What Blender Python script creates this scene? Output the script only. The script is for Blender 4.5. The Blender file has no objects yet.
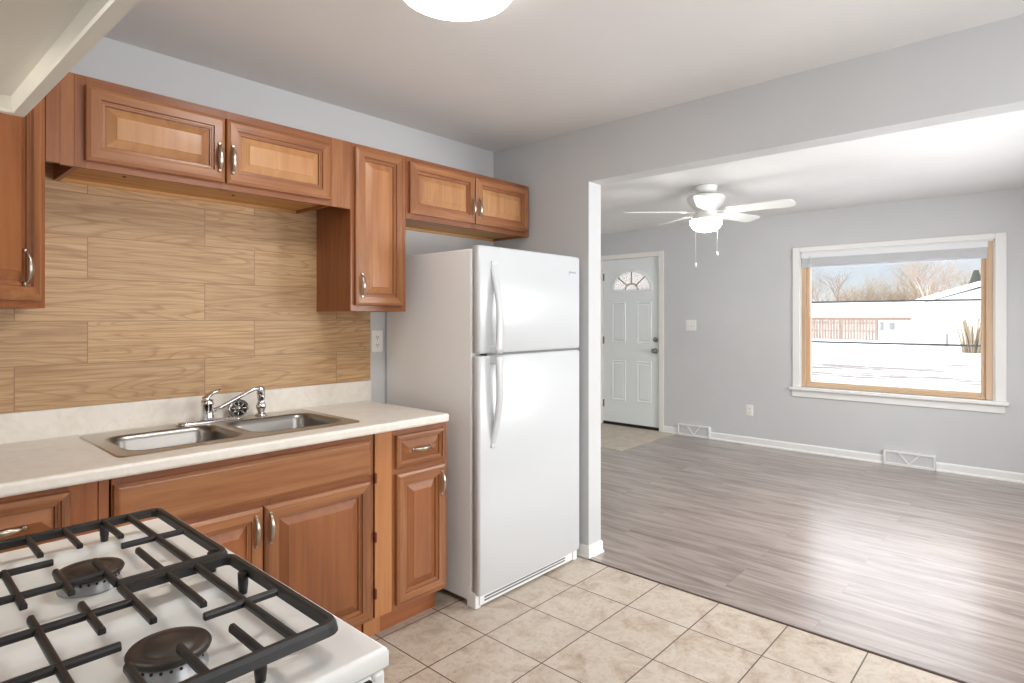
import bpy, bmesh, math, random
from mathutils import Matrix, Vector

S = bpy.context.scene
COL = S.collection
R = math.radians
PI = math.pi
random.seed(7)

# ------------------------------------------------------------------ camera
CAM_H = 1.3406
cam_d = bpy.data.cameras.new('camera')
cam = bpy.data.objects.new('camera', cam_d)
COL.objects.link(cam)
cam.location = (0, 0, CAM_H)
cam.rotation_euler = (R(90), 0, R(-(90 - 42.2826)))
cam_d.sensor_width = 36
cam_d.lens = 596.95 / 1024 * 36
cam_d.shift_y = -(341.5 - 318.0) / 1024
cam_d.clip_start = 0.02
cam_d.clip_end = 400
S.camera = cam

# ------------------------------------------------------------------ exposure
S.view_settings.view_transform = 'Standard'
S.view_settings.look = 'None'
S.view_settings.exposure = 0.0
S.view_settings.gamma = 1.0
S.view_settings.use_curve_mapping = False


def lin(r, g=None, b=None):
    if g is None:
        r, g, b = r
    f = lambda c: (c / 255 / 12.92) if c / 255 <= .04045 else ((c / 255 + .055) / 1.055) ** 2.4
    return (f(r), f(g), f(b), 1)


# ------------------------------------------------------------------ world
wd = bpy.data.worlds.new('sky')
S.world = wd
wd.use_nodes = True
nt = wd.node_tree
nt.nodes.clear()
tc = nt.nodes.new('ShaderNodeTexCoord')
sep = nt.nodes.new('ShaderNodeSeparateXYZ')
rmp = nt.nodes.new('ShaderNodeValToRGB')
el = rmp.color_ramp.elements
while len(el) < 5:
    el.new(.5)
for e_, (p_, c_) in zip(el, ((.0, (1.0, 1.0, 1.0, 1)), (.055, (.84, .92, 1.0, 1)), (.12, (.86, .92, 1, 1)), (.20, (3.3, 3.35, 3.45, 1)), (.9, (2.6, 2.8, 3.2, 1)))):
    e_.position = p_
    e_.color = c_
noi = nt.nodes.new('ShaderNodeTexNoise')
noi.inputs['Scale'].default_value = 5
noi.inputs['Detail'].default_value = 5
mxc = nt.nodes.new('ShaderNodeMix')
mxc.data_type = 'RGBA'
mxc.inputs[7].default_value = (1.05, 1.05, 1.05, 1)
mxc.blend_type = 'LIGHTEN'
rm2 = nt.nodes.new('ShaderNodeValToRGB')
rm2.color_ramp.elements[0].position = .45
rm2.color_ramp.elements[1].position = .65
bg = nt.nodes.new('ShaderNodeBackground')
bg.inputs[1].default_value = 1.0
ow = nt.nodes.new('ShaderNodeOutputWorld')
L = nt.links.new
L(tc.outputs['Generated'], sep.inputs[0])
L(sep.outputs['Z'], rmp.inputs[0])
L(tc.outputs['Generated'], noi.inputs['Vector'])
L(noi.outputs['Fac'], rm2.inputs[0])
L(rm2.outputs[0], mxc.inputs[0])
L(rmp.outputs[0], mxc.inputs[6])
L(mxc.outputs[2], bg.inputs[0])
L(bg.outputs[0], ow.inputs[0])

# ------------------------------------------------------------------ sun and added fill lamps
def light(name, kind, loc, rot, energy, color=(1, 1, 1), sx=None, sy=None, angle=None):
    d = bpy.data.lights.new(name, kind)
    o = bpy.data.objects.new(name, d)
    COL.objects.link(o)
    o.location = loc
    o.rotation_euler = rot
    d.energy = energy
    d.color = color
    if kind == 'AREA':
        d.shape = 'RECTANGLE'
        d.size = sx
        d.size_y = sy
    if angle:
        d.angle = angle
    return o


SUN_E = 5.0
KITCHEN_FILL_E = 25.0
LIVING_FILL_E = 68.0
KITCHEN_LAMP = 34.0
FAN_LAMP = 64.0
HOOD_LAMP = 34.0
sdir = Vector((.72, -.38, -.58)).normalized()      # the sun stands behind the house, away from its windows
sun = light('sun', 'SUN', (-20, 10, 20), sdir.to_track_quat('-Z', 'Y').to_euler(), SUN_E, (1, .96, .90), angle=R(.6))
# fill lamps added to brighten the rooms, each just outside an unseen window opening
light('added_kitchen_fill', 'AREA', (1.55, -1.30, 1.50), (R(90), 0, 0), KITCHEN_FILL_E, (1, 1, .99), 1.7, 1.15)
light('added_living_fill', 'AREA', (4.10, -.62, 1.30), (R(64), 0, 0), LIVING_FILL_E, (1, 1, .99), 1.8, 1.05)

# ------------------------------------------------------------------ helpers: materials
def mat(name, base=(.8, .8, .8, 1), rough=.5, metal=0.0, spec=None, coat=0.0):
    m = bpy.data.materials.new(name)
    m.use_nodes = True
    b = m.node_tree.nodes['Principled BSDF']
    b.inputs['Base Color'].default_value = base
    b.inputs['Roughness'].default_value = rough
    b.inputs['Metallic'].default_value = metal
    if spec is not None:
        b.inputs['Specular IOR Level'].default_value = spec
    if coat:
        b.inputs['Coat Weight'].default_value = coat
        b.inputs['Coat Roughness'].default_value = .15
    return m


class NG:
    """tiny node helper"""
    def __init__(self, m):
        self.t = m.node_tree
        self.b = m.node_tree.nodes['Principled BSDF']

    def n(self, typ, **kw):
        n = self.t.nodes.new('ShaderNode' + typ)
        for k, v in kw.items():
            setattr(n, k, v)
        return n

    def l(self, a, b):
        self.t.links.new(a, b)

    def math(self, op, a, b=None):
        n = self.n('Math', operation=op)
        for i, v in enumerate((a, b)):
            if v is None:
                continue
            if hasattr(v, 'links'):
                self.l(v, n.inputs[i])
            else:
                n.inputs[i].default_value = v
        return n.outputs[0]

    def coords(self, scale=(1, 1, 1), loc=(0, 0, 0), rnd=False):
        tc = self.n('TexCoord')
        mp = self.n('Mapping')
        mp.inputs['Scale'].default_value = scale
        mp.inputs['Location'].default_value = loc
        if rnd:
            oi = self.n('ObjectInfo')
            va = self.n('VectorMath', operation='ADD')
            mu = self.math('MULTIPLY', oi.outputs['Random'], 37.0)
            self.l(tc.outputs['Object'], va.inputs[0])
            self.l(mu, va.inputs[1])
            self.l(va.outputs[0], mp.inputs['Vector'])
        else:
            self.l(tc.outputs['Object'], mp.inputs['Vector'])
        return mp.outputs[0]

    def noise(self, vec, scale=5, detail=3, rough=.5, dist=0):
        n = self.n('TexNoise')
        n.inputs['Scale'].default_value = scale
        n.inputs['Detail'].default_value = detail
        n.inputs['Roughness'].default_value = rough
        n.inputs['Distortion'].default_value = dist
        self.l(vec, n.inputs['Vector'])
        return n.outputs['Fac']

    def ramp(self, fac, stops):
        r = self.n('ValToRGB')
        e = r.color_ramp.elements
        while len(e) < len(stops):
            e.new(.5)
        for el, (p, c) in zip(e, stops):
            el.position = p
            el.color = c
        self.l(fac, r.inputs[0])
        return r.outputs[0]

    def mix(self, fac, a, b, typ='MIX'):
        n = self.n('Mix', data_type='RGBA', blend_type=typ)
        for i, v in ((0, fac), (6, a), (7, b)):
            if hasattr(v, 'links'):
                self.l(v, n.inputs[i])
            else:
                n.inputs[i].default_value = v
        return n.outputs[2]

    def bump(self, h, strength=.2, dist=.002):
        b = self.n('Bump')
        b.inputs['Strength'].default_value = strength
        b.inputs['Distance'].default_value = dist
        self.l(h, b.inputs['Height'])
        self.l(b.outputs[0], self.b.inputs['Normal'])


def wood(name, axis, dark, mid, light_, rough=.38, streak=1.0):
    """stained maple: grain along axis 0/1/2 of the part"""
    m = mat(name, mid, rough, coat=.15)
    g = NG(m)
    sc = [26, 26, 26]
    sc[axis] = 1.6
    f1 = g.noise(g.coords(tuple(sc), rnd=True), 1.0, 5, .6, .6)
    sc2 = [3.2, 3.2, 3.2]
    sc2[axis] = .9
    f2 = g.noise(g.coords(tuple(sc2), rnd=True), 1.0, 3, .5, .8)
    f = g.math('ADD', g.math('MULTIPLY', f1, .55 * streak), g.math('MULTIPLY', f2, 1 - .55 * streak))
    c = g.ramp(f, [(.34, dark), (.5, mid), (.67, light_)])
    sc3 = [70, 70, 70]
    sc3[axis] = 2.5
    f3 = g.noise(g.coords(tuple(sc3), rnd=True), 1.0, 2, .5, 0)
    c = g.mix(g.math('MULTIPLY', g.math('GREATER_THAN', f3, .63), .22), c, dark)
    oi = g.n('ObjectInfo')
    hs = g.n('HueSaturation')
    g.l(g.math('ADD', g.math('MULTIPLY', oi.outputs['Random'], .16), .92), hs.inputs['Value'])
    g.l(c, hs.inputs['Color'])
    g.l(hs.outputs[0], g.b.inputs['Base Color'])
    return m


WD, WM, WL = lin(120, 72, 42), lin(156, 100, 60), lin(180, 125, 81)
wood_v = wood('stained_maple_vertical', 2, WD, WM, WL)
wood_h = wood('stained_maple_horizontal', 0, WD, WM, WL)
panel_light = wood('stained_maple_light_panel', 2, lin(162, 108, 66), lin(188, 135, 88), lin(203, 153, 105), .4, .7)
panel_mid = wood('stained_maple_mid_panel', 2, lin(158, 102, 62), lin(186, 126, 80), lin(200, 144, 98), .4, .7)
frame_v = wood('face_frame_vertical', 2, lin(116, 66, 37), lin(146, 87, 50), lin(164, 104, 63))
frame_h = wood('face_frame_horizontal', 0, lin(116, 66, 37), lin(146, 87, 50), lin(164, 104, 63))
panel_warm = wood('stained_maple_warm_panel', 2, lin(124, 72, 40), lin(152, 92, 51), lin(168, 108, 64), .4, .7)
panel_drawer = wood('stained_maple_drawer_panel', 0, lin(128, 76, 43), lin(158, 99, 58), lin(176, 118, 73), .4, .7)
glaze = wood('glazed_groove', 2, lin(112, 66, 40), lin(142, 90, 56), lin(158, 104, 66), .45)
wood_raw = wood('unfinished_cabinet_underside', 0, lin(176, 122, 66), lin(202, 150, 90), lin(214, 166, 106), .6)
wood_side = wood('stained_maple_side', 2, lin(126, 76, 44), lin(154, 96, 57), lin(170, 112, 70))
wood_kick = wood('toe_kick_wood', 0, lin(138, 76, 40), lin(164, 94, 50), lin(180, 108, 62))
wood_filler = wood('filler_wood', 2, lin(158, 98, 54), lin(182, 120, 70), lin(194, 134, 84))
oak = wood('window_oak', 2, lin(196, 162, 130), lin(214, 182, 150), lin(224, 196, 166), .45)
oak_h = wood('window_oak_horizontal', 1, lin(196, 162, 130), lin(214, 182, 150), lin(224, 196, 166), .45)


def paint(name, c, rough=.55, mott=.03):
    m = mat(name, c, rough)
    g = NG(m)
    f = g.noise(g.coords((1, 1, 1)), 1.3, 4, .6)
    d = tuple(x * (1 - mott) for x in c[:3]) + (1,)
    e = tuple(min(1, x * (1 + mott)) for x in c[:3]) + (1,)
    g.l(g.ramp(f, [(.3, d), (.7, e)]), g.b.inputs['Base Color'])
    f2 = g.noise(g.coords((1, 1, 1)), 180, 2, .5)
    g.bump(f2, .06, .001)
    return m


wall_paint = paint('light_grey_wall_paint', lin(207, 208, 208), .6)
ceil_paint = paint('ceiling_white_paint', lin(233, 232, 230), .8)
trim_paint = paint('white_trim_paint', lin(240, 240, 238), .35, .01)
cream_trim = paint('door_casing_paint', lin(240, 236, 230), .4, .01)
door_paint = paint('pale_green_door_paint', lin(238, 243, 242), .35, .01)
white_enamel = mat('white_enamel', lin(240, 239, 236), .18, coat=.4)
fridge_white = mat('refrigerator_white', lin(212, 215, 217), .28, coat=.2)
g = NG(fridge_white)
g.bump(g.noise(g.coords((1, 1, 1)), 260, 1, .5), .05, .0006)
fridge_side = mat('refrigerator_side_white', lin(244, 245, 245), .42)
grey_plastic = mat('grey_plastic', lin(120, 120, 120), .5)
dark_gap = mat('dark_gap', lin(40, 38, 36), .8)
hood_white = mat('hood_enamel', lin(232, 229, 220), .35)
nickel = mat('brushed_nickel', lin(182, 172, 158), .28, 1.0)
chrome = mat('chrome', lin(215, 215, 218), .07, 1.0)
dark_chrome = mat('strainer_metal', lin(150, 148, 145), .2, 1.0)
steel = mat('stainless_steel', lin(192, 184, 172), .33, 1.0)
bowl_steel = mat('brushed_bowl_steel', lin(142, 138, 133), .3, 1.0)
g = NG(steel)
g.bump(g.noise(g.coords((4, 160, 160)), 3, 2, .5), .05, .0004)
iron = mat('cast_iron_enamel', lin(44, 41, 39), .42)
g = NG(iron)
g.l(g.ramp(g.noise(g.coords((1, 1, 1)), 40, 4, .6), [(.35, lin(20, 19, 19)), (.75, lin(38, 34, 31))]), g.b.inputs['Base Color'])
g.bump(g.noise(g.coords((1, 1, 1)), 300, 2, .5), .15, .0006)
cap_iron = mat('burner_cap_enamel', lin(50, 42, 37), .42)
g = NG(cap_iron)
g.l(g.ramp(g.noise(g.coords((1, 1, 1)), 22, 5, .6), [(.35, lin(38, 34, 32)), (.6, lin(58, 47, 40)), (.8, lin(84, 60, 42))]), g.b.inputs['Base Color'])
alu = mat('burner_aluminium', lin(186, 186, 186), .35, .85)
plate_white = mat('ivory_plate_plastic', lin(242, 240, 234), .3)
hole_dark = mat('socket_dark', lin(60, 56, 52), .6)
door_metal = mat('satin_door_hardware', lin(150, 146, 140), .3, 1.0)
black_rubber = mat('black_rubber', lin(38, 30, 28), .7)
blind_white = mat('blind_white', lin(236, 238, 240), .5)
bar_grey = mat('storm_bar_grey', lin(104, 108, 110), .5)
brass_chain = mat('pull_chain_metal', lin(225, 222, 214), .35, .3)
fan_white = mat('fan_white', lin(240, 240, 236), .35)
vent_white = mat('register_white', lin(238, 238, 236), .4)
vent_mesh = mat('register_mesh_grey', lin(176, 178, 180), .6)
g = NG(vent_mesh)
ck = g.n('TexBrick')
ck.inputs['Scale'].default_value = 1
ck.inputs['Brick Width'].default_value = .007
ck.inputs['Row Height'].default_value = .007
ck.inputs['Mortar Size'].default_value = .0022
ck.offset = .5
ck.inputs['Color1'].default_value = lin(120, 122, 125)
ck.inputs['Color2'].default_value = lin(130, 132, 135)
ck.inputs['Mortar'].default_value = lin(222, 222, 222)
g.l(g.coords((1, 1, 1)), ck.inputs['Vector'])
# brick texture works in xy: swap axes so that the register's y,z plane is used
sx_ = g.n('SeparateXYZ')
cx_ = g.n('CombineXYZ')
g.l(ck.inputs['Vector'].links[0].from_socket, sx_.inputs[0])
g.l(sx_.outputs['Y'], cx_.inputs['X'])
g.l(sx_.outputs['Z'], cx_.inputs['Y'])
g.l(cx_.outputs[0], ck.inputs['Vector'])
g.l(ck.outputs['Color'], g.b.inputs['Base Color'])


def emit(name, c, s):
    m = bpy.data.materials.new(name)
    m.use_nodes = True
    b = m.node_tree.nodes['Principled BSDF']
    b.inputs['Base Color'].default_value = (.9, .9, .9, 1)
    b.inputs['Emission Color'].default_value = c
    b.inputs['Emission Strength'].default_value = s
    return m


kitchen_glow = emit('kitchen_light_diffuser', (1, .98, .95, 1), KITCHEN_LAMP)
kitchen_glow_side = emit('kitchen_light_shade_side', (1, .96, .91, 1), 5.0)
fan_glow = emit('fan_light_bowl', (1, .97, .93, 1), FAN_LAMP)
hood_glow = emit('hood_lamp_lens', (1, .92, .80, 1), HOOD_LAMP)


def glass_mat(name, tint=(.97, .98, .98, 1), gloss=.06, frost=0):
    m = bpy.data.materials.new(name)
    m.use_nodes = True
    t = m.node_tree
    t.nodes.clear()
    o = t.nodes.new('ShaderNodeOutputMaterial')
    tr = t.nodes.new('ShaderNodeBsdfTransparent')
    tr.inputs[0].default_value = tint
    gl = t.nodes.new('ShaderNodeBsdfGlossy')
    gl.inputs['Roughness'].default_value = .03
    mx = t.nodes.new('ShaderNodeMixShader')
    mx.inputs[0].default_value = gloss
    t.links.new(tr.outputs[0], mx.inputs[1])
    t.links.new(gl.outputs[0], mx.inputs[2])
    last = mx.outputs[0]
    if frost:
        tl = t.nodes.new('ShaderNodeBsdfTranslucent')
        tl.inputs[0].default_value = (.55, .52, .49, 1)
        ns = t.nodes.new('ShaderNodeTexNoise')
        ns.inputs['Scale'].default_value = 60
        tcn = t.nodes.new('ShaderNodeTexCoord')
        t.links.new(tcn.outputs['Object'], ns.inputs['Vector'])
        rp = t.nodes.new('ShaderNodeValToRGB')
        rp.color_ramp.elements[0].position = .4
        rp.color_ramp.elements[0].color = (.3, .3, .3, 1)
        rp.color_ramp.elements[1].position = .6
        t.links.new(ns.outputs['Fac'], rp.inputs[0])
        mx2 = t.nodes.new('ShaderNodeMixShader')
        t.links.new(rp.outputs[0], mx2.inputs[0])
        t.links.new(last, mx2.inputs[1])
        t.links.new(tl.outputs[0], mx2.inputs[2])
        last = mx2.outputs[0]
    t.links.new(last, o.inputs[0])
    return m


pane_glass = glass_mat('window_glass')
fan_glass = glass_mat('fanlight_glass', (.78, .75, .72, 1), .08, 1)

# countertop: cream laminate with fine marbling
counter_mat = mat('cream_laminate', lin(228, 220, 208), .32)
g = NG(counter_mat)
v = g.coords((1, 1, 1))
f = g.noise(v, 14, 6, .65, 1.2)
c = g.ramp(f, [(.30, lin(230, 222, 210)), (.5, lin(237, 231, 221)), (.7, lin(242, 237, 228))])
f = g.noise(v, 70, 4, .6, .4)
c = g.mix(g.math('MULTIPLY', g.math('GREATER_THAN', f, .62), .16), c, lin(212, 199, 182))
g.l(c, g.b.inputs['Base Color'])

# kitchen floor: beige square tiles, brown grout
tile_mat = mat('beige_floor_tile', lin(205, 185, 160), .35)
g = NG(tile_mat)
v = g.coords((1, 1, 1), (-2.732 + .313 * 40, -1.475 + .307 * 40, 0))
br = g.n('TexBrick')
br.offset = 0
br.squash = 1
br.inputs['Scale'].default_value = 1
br.inputs['Brick Width'].default_value = .313
br.inputs['Row Height'].default_value = .307
br.inputs['Mortar Size'].default_value = .0028
br.inputs['Mortar Smooth'].default_value = .1
br.inputs['Color1'].default_value = (.0, .0, .0, 1)
br.inputs['Color2'].default_value = (1, 1, 1, 1)
br.inputs['Mortar'].default_value = (.5, .5, .5, 1)
g.l(v, br.inputs['Vector'])
va = g.n('VectorMath', operation='ADD')
sc = g.n('VectorMath', operation='SCALE')
g.l(br.outputs['Color'], sc.inputs[0])
sc.inputs['Scale'].default_value = 9
g.l(v, va.inputs[0])
g.l(sc.outputs[0], va.inputs[1])
f1 = g.noise(va.outputs[0], 7, 7, .68, .6)
c = g.ramp(f1, [(.30, lin(158, 138, 118)), (.42, lin(186, 169, 150)), (.56, lin(203, 190, 175)), (.72, lin(188, 171, 152)), (.82, lin(168, 147, 126))])
f2 = g.noise(va.outputs[0], 45, 5, .7)
c = g.mix(g.math('MULTIPLY', g.math('GREATER_THAN', f2, .57), .26), c, lin(154, 130, 108))
f3 = g.noise(va.outputs[0], 110, 4, .7)
c = g.mix(g.math('MULTIPLY', g.math('GREATER_THAN', f3, .58), .22), c, lin(214, 203, 189))
c = g.mix(br.outputs['Fac'], c, lin(86, 68, 54))
g.l(c, g.b.inputs['Base Color'])
g.bump(g.math('SUBTRACT', 1.0, br.outputs['Fac']), .3, .002)

# entry tiles by the front door
entry_mat = mat('entry_tile', lin(204, 190, 168), .45)
g = NG(entry_mat)
v = g.coords((1, 1, 1), (0, 0, 0))
br = g.n('TexBrick')
br.offset = 0
br.inputs['Scale'].default_value = 1
br.inputs['Brick Width'].default_value = .305
br.inputs['Row Height'].default_value = .305
br.inputs['Mortar Size'].default_value = .0015
g.l(v, br.inputs['Vector'])
c = g.ramp(g.noise(v, 9, 6, .65), [(.3, lin(184, 171, 152)), (.7, lin(210, 200, 184))])
c = g.mix(g.math('MULTIPLY', br.outputs['Fac'], .5), c, lin(160, 142, 120))
g.l(c, g.b.inputs['Base Color'])

# living room floor: grey brown vinyl planks running along y
plank_mat = mat('grey_vinyl_plank', lin(150, 134, 124), .34, coat=1.0)
plank_mat.node_tree.nodes['Principled BSDF'].inputs['Coat Roughness'].default_value = .26
g = NG(plank_mat)
tcx = g.coords((1, 1, 1))
sp = g.n('SeparateXYZ')
g.l(tcx, sp.inputs[0])
cb = g.n('CombineXYZ')
g.l(sp.outputs['Y'], cb.inputs['X'])
g.l(g.math('ADD', sp.outputs['X'], 20.03), cb.inputs['Y'])
br = g.n('TexBrick')
br.offset = .37
br.offset_frequency = 3
br.inputs['Scale'].default_value = 1
br.inputs['Brick Width'].default_value = 1.22
br.inputs['Row Height'].default_value = .152
br.inputs['Mortar Size'].default_value = .0009
br.inputs['Mortar Smooth'].default_value = .2
br.inputs['Color1'].default_value = (0, 0, 0, 1)
br.inputs['Color2'].default_value = (1, 1, 1, 1)
br.inputs['Mortar'].default_value = (.5, .5, .5, 1)
g.l(cb.outputs[0], br.inputs['Vector'])
sc = g.n('VectorMath', operation='SCALE')
g.l(br.outputs['Color'], sc.inputs[0])
sc.inputs['Scale'].default_value = 13
va = g.n('VectorMath', operation='ADD')
g.l(cb.outputs[0], va.inputs[0])
g.l(sc.outputs[0], va.inputs[1])
mp = g.n('Mapping')
mp.inputs['Scale'].default_value = (1.5, 13, 1)
g.l(va.outputs[0], mp.inputs['Vector'])
f1 = g.noise(mp.outputs[0], 1.3, 6, .62, .7)
c = g.ramp(f1, [(.30, lin(104, 89, 82)), (.44, lin(132, 116, 108)), (.55, lin(153, 137, 128)), (.72, lin(170, 156, 147))])
mp2 = g.n('Mapping')
mp2.inputs['Scale'].default_value = (2, 90, 1)
g.l(va.outputs[0], mp2.inputs['Vector'])
f2 = g.noise(mp2.outputs[0], 1.5, 3, .6)
c = g.mix(g.math('MULTIPLY', g.math('GREATER_THAN', f2, .58), .25), c, lin(112, 96, 88))
bw = g.n('RGBToBW')
g.l(br.outputs['Color'], bw.inputs[0])
hs = g.n('HueSaturation')
g.l(g.math('ADD', g.math('MULTIPLY', bw.outputs[0], .14), .93), hs.inputs['Value'])
g.l(c, hs.inputs['Color'])
c = g.mix(g.math('MULTIPLY', br.outputs['Fac'], .6), hs.outputs[0], lin(88, 76, 70))
g.l(c, g.b.inputs['Base Color'])
g.b.inputs['Roughness'].default_value = .33

# kitchen backsplash: wood look planks in rows
splash_mat = mat('oak_look_plank_tile', lin(196, 162, 120), .42)
g = NG(splash_mat)
tcx = g.coords((1, 1, 1))
sp = g.n('SeparateXYZ')
g.l(tcx, sp.inputs[0])
cb = g.n('CombineXYZ')
g.l(g.math('ADD', sp.outputs['X'], -.579 + .624 * 10), cb.inputs['X'])
g.l(g.math('ADD', sp.outputs['Z'], -1.015 + .1572 * 10), cb.inputs['Y'])
br = g.n('TexBrick')
br.offset = .338
br.offset_frequency = 2
br.inputs['Scale'].default_value = 1
br.inputs['Brick Width'].default_value = .624
br.inputs['Row Height'].default_value = .1572
br.inputs['Mortar Size'].default_value = .0016
br.inputs['Mortar Smooth'].default_value = .2
br.inputs['Color1'].default_value = (0, 0, 0, 1)
br.inputs['Color2'].default_value = (1, 1, 1, 1)
br.inputs['Mortar'].default_value = (.5, .5, .5, 1)
g.l(cb.outputs[0], br.inputs['Vector'])
sc = g.n('VectorMath', operation='SCALE')
g.l(br.outputs['Color'], sc.inputs[0])
sc.inputs['Scale'].default_value = 17
va = g.n('VectorMath', operation='ADD')
g.l(cb.outputs[0], va.inputs[0])
g.l(sc.outputs[0], va.inputs[1])
mp = g.n('Mapping')
mp.inputs['Scale'].default_value = (.85, 7, 1)
g.l(va.outputs[0], mp.inputs['Vector'])
f1 = g.noise(mp.outputs[0], 1.0, 2, .45, .5)
rings = g.math('FRACT', g.math('MULTIPLY', f1, 22))
mp2 = g.n('Mapping')
mp2.inputs['Scale'].default_value = (3, 85, 1)
g.l(va.outputs[0], mp2.inputs['Vector'])
f2 = g.noise(mp2.outputs[0], 1.4, 4, .6)
c = g.ramp(f2, [(.30, lin(172, 132, 90)), (.5, lin(197, 160, 116)), (.7, lin(210, 176, 134))])
rf = g.ramp(rings, [(0, (.0, .0, .0, 1)), (.62, (.1, .1, .1, 1)), (.86, (1, 1, 1, 1)), (1, (0, 0, 0, 1))])
rfv = g.n('RGBToBW')
g.l(rf, rfv.inputs[0])
c = g.mix(g.math('MULTIPLY', rfv.outputs[0], .5), c, lin(152, 110, 70))
bw = g.n('RGBToBW')
g.l(br.outputs['Color'], bw.inputs[0])
hs = g.n('HueSaturation')
g.l(g.math('ADD', g.math('MULTIPLY', bw.outputs[0], .16), .92), hs.inputs['Value'])
g.l(c, hs.inputs['Color'])
c = g.mix(g.math('MULTIPLY', br.outputs['Fac'], .8), hs.outputs[0], lin(136, 104, 72))
g.l(c, g.b.inputs['Base Color'])

snow_mat = mat('snow', lin(246, 247, 250), .8)
g = NG(snow_mat)
tcx = g.coords((1, 1, 1))
sp = g.n('SeparateXYZ')
g.l(tcx, sp.inputs[0])
wob = g.noise(tcx, .12, 3, .5)
xw = g.math('ADD', sp.outputs['X'], g.math('MULTIPLY', wob, 7.0))
fac = None
for x0, wdt in ((25.0, .95), (27.6, .8), (30.2, .4), (40.0, 1.6), (43.5, 1.2)):
    a = g.math('ABSOLUTE', g.math('SUBTRACT', xw, x0))
    b_ = g.math('LESS_THAN', a, wdt)
    fac = b_ if fac is None else g.math('MAXIMUM', fac, b_)
pat = g.ramp(g.noise(g.coords((1.5, .35, 1)), 1.6, 6, .7), [(.36, (0, 0, 0, 1)), (.52, (1, 1, 1, 1))])
pv = g.n('RGBToBW')
g.l(pat, pv.inputs[0])
c = g.mix(g.math('MULTIPLY', g.math('MULTIPLY', fac, pv.outputs[0]), .97), lin(246, 247, 250), lin(104, 92, 84))
g.l(c, g.b.inputs['Base Color'])
roof_snow = mat('roof_snow', lin(246, 247, 250), .8)
siding = mat('pale_siding', lin(232, 230, 228), .7)
eave_dark = mat('brown_eave', lin(120, 98, 84), .7)
house_win = mat('house_window_dark', lin(120, 120, 122), .3)
fence_mat = mat('weathered_fence', lin(170, 142, 122), .8)
g = NG(fence_mat)
f = g.noise(g.coords((1, 7, .6)), 2.0, 3, .6)
g.l(g.ramp(f, [(.3, lin(112, 94, 84)), (.7, lin(150, 132, 120))]), g.b.inputs['Base Color'])
bark = mat('bark', lin(104, 84, 70), .9)
g = NG(bark)
g.l(g.ramp(g.noise(g.coords((1, 1, .3)), 3, 3, .6), [(.3, lin(110, 94, 84)), (.7, lin(152, 134, 120))]), g.b.inputs['Base Color'])
bark_pale = mat('pale_bark', lin(164, 148, 136), .9)
twig = mat('brush_twigs', lin(144, 127, 106), .9)
evergreen = mat('dark_evergreen', lin(52, 54, 46), .9)

# ------------------------------------------------------------------ helpers: mesh building
WL_ = {}   # world location of objects


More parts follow.
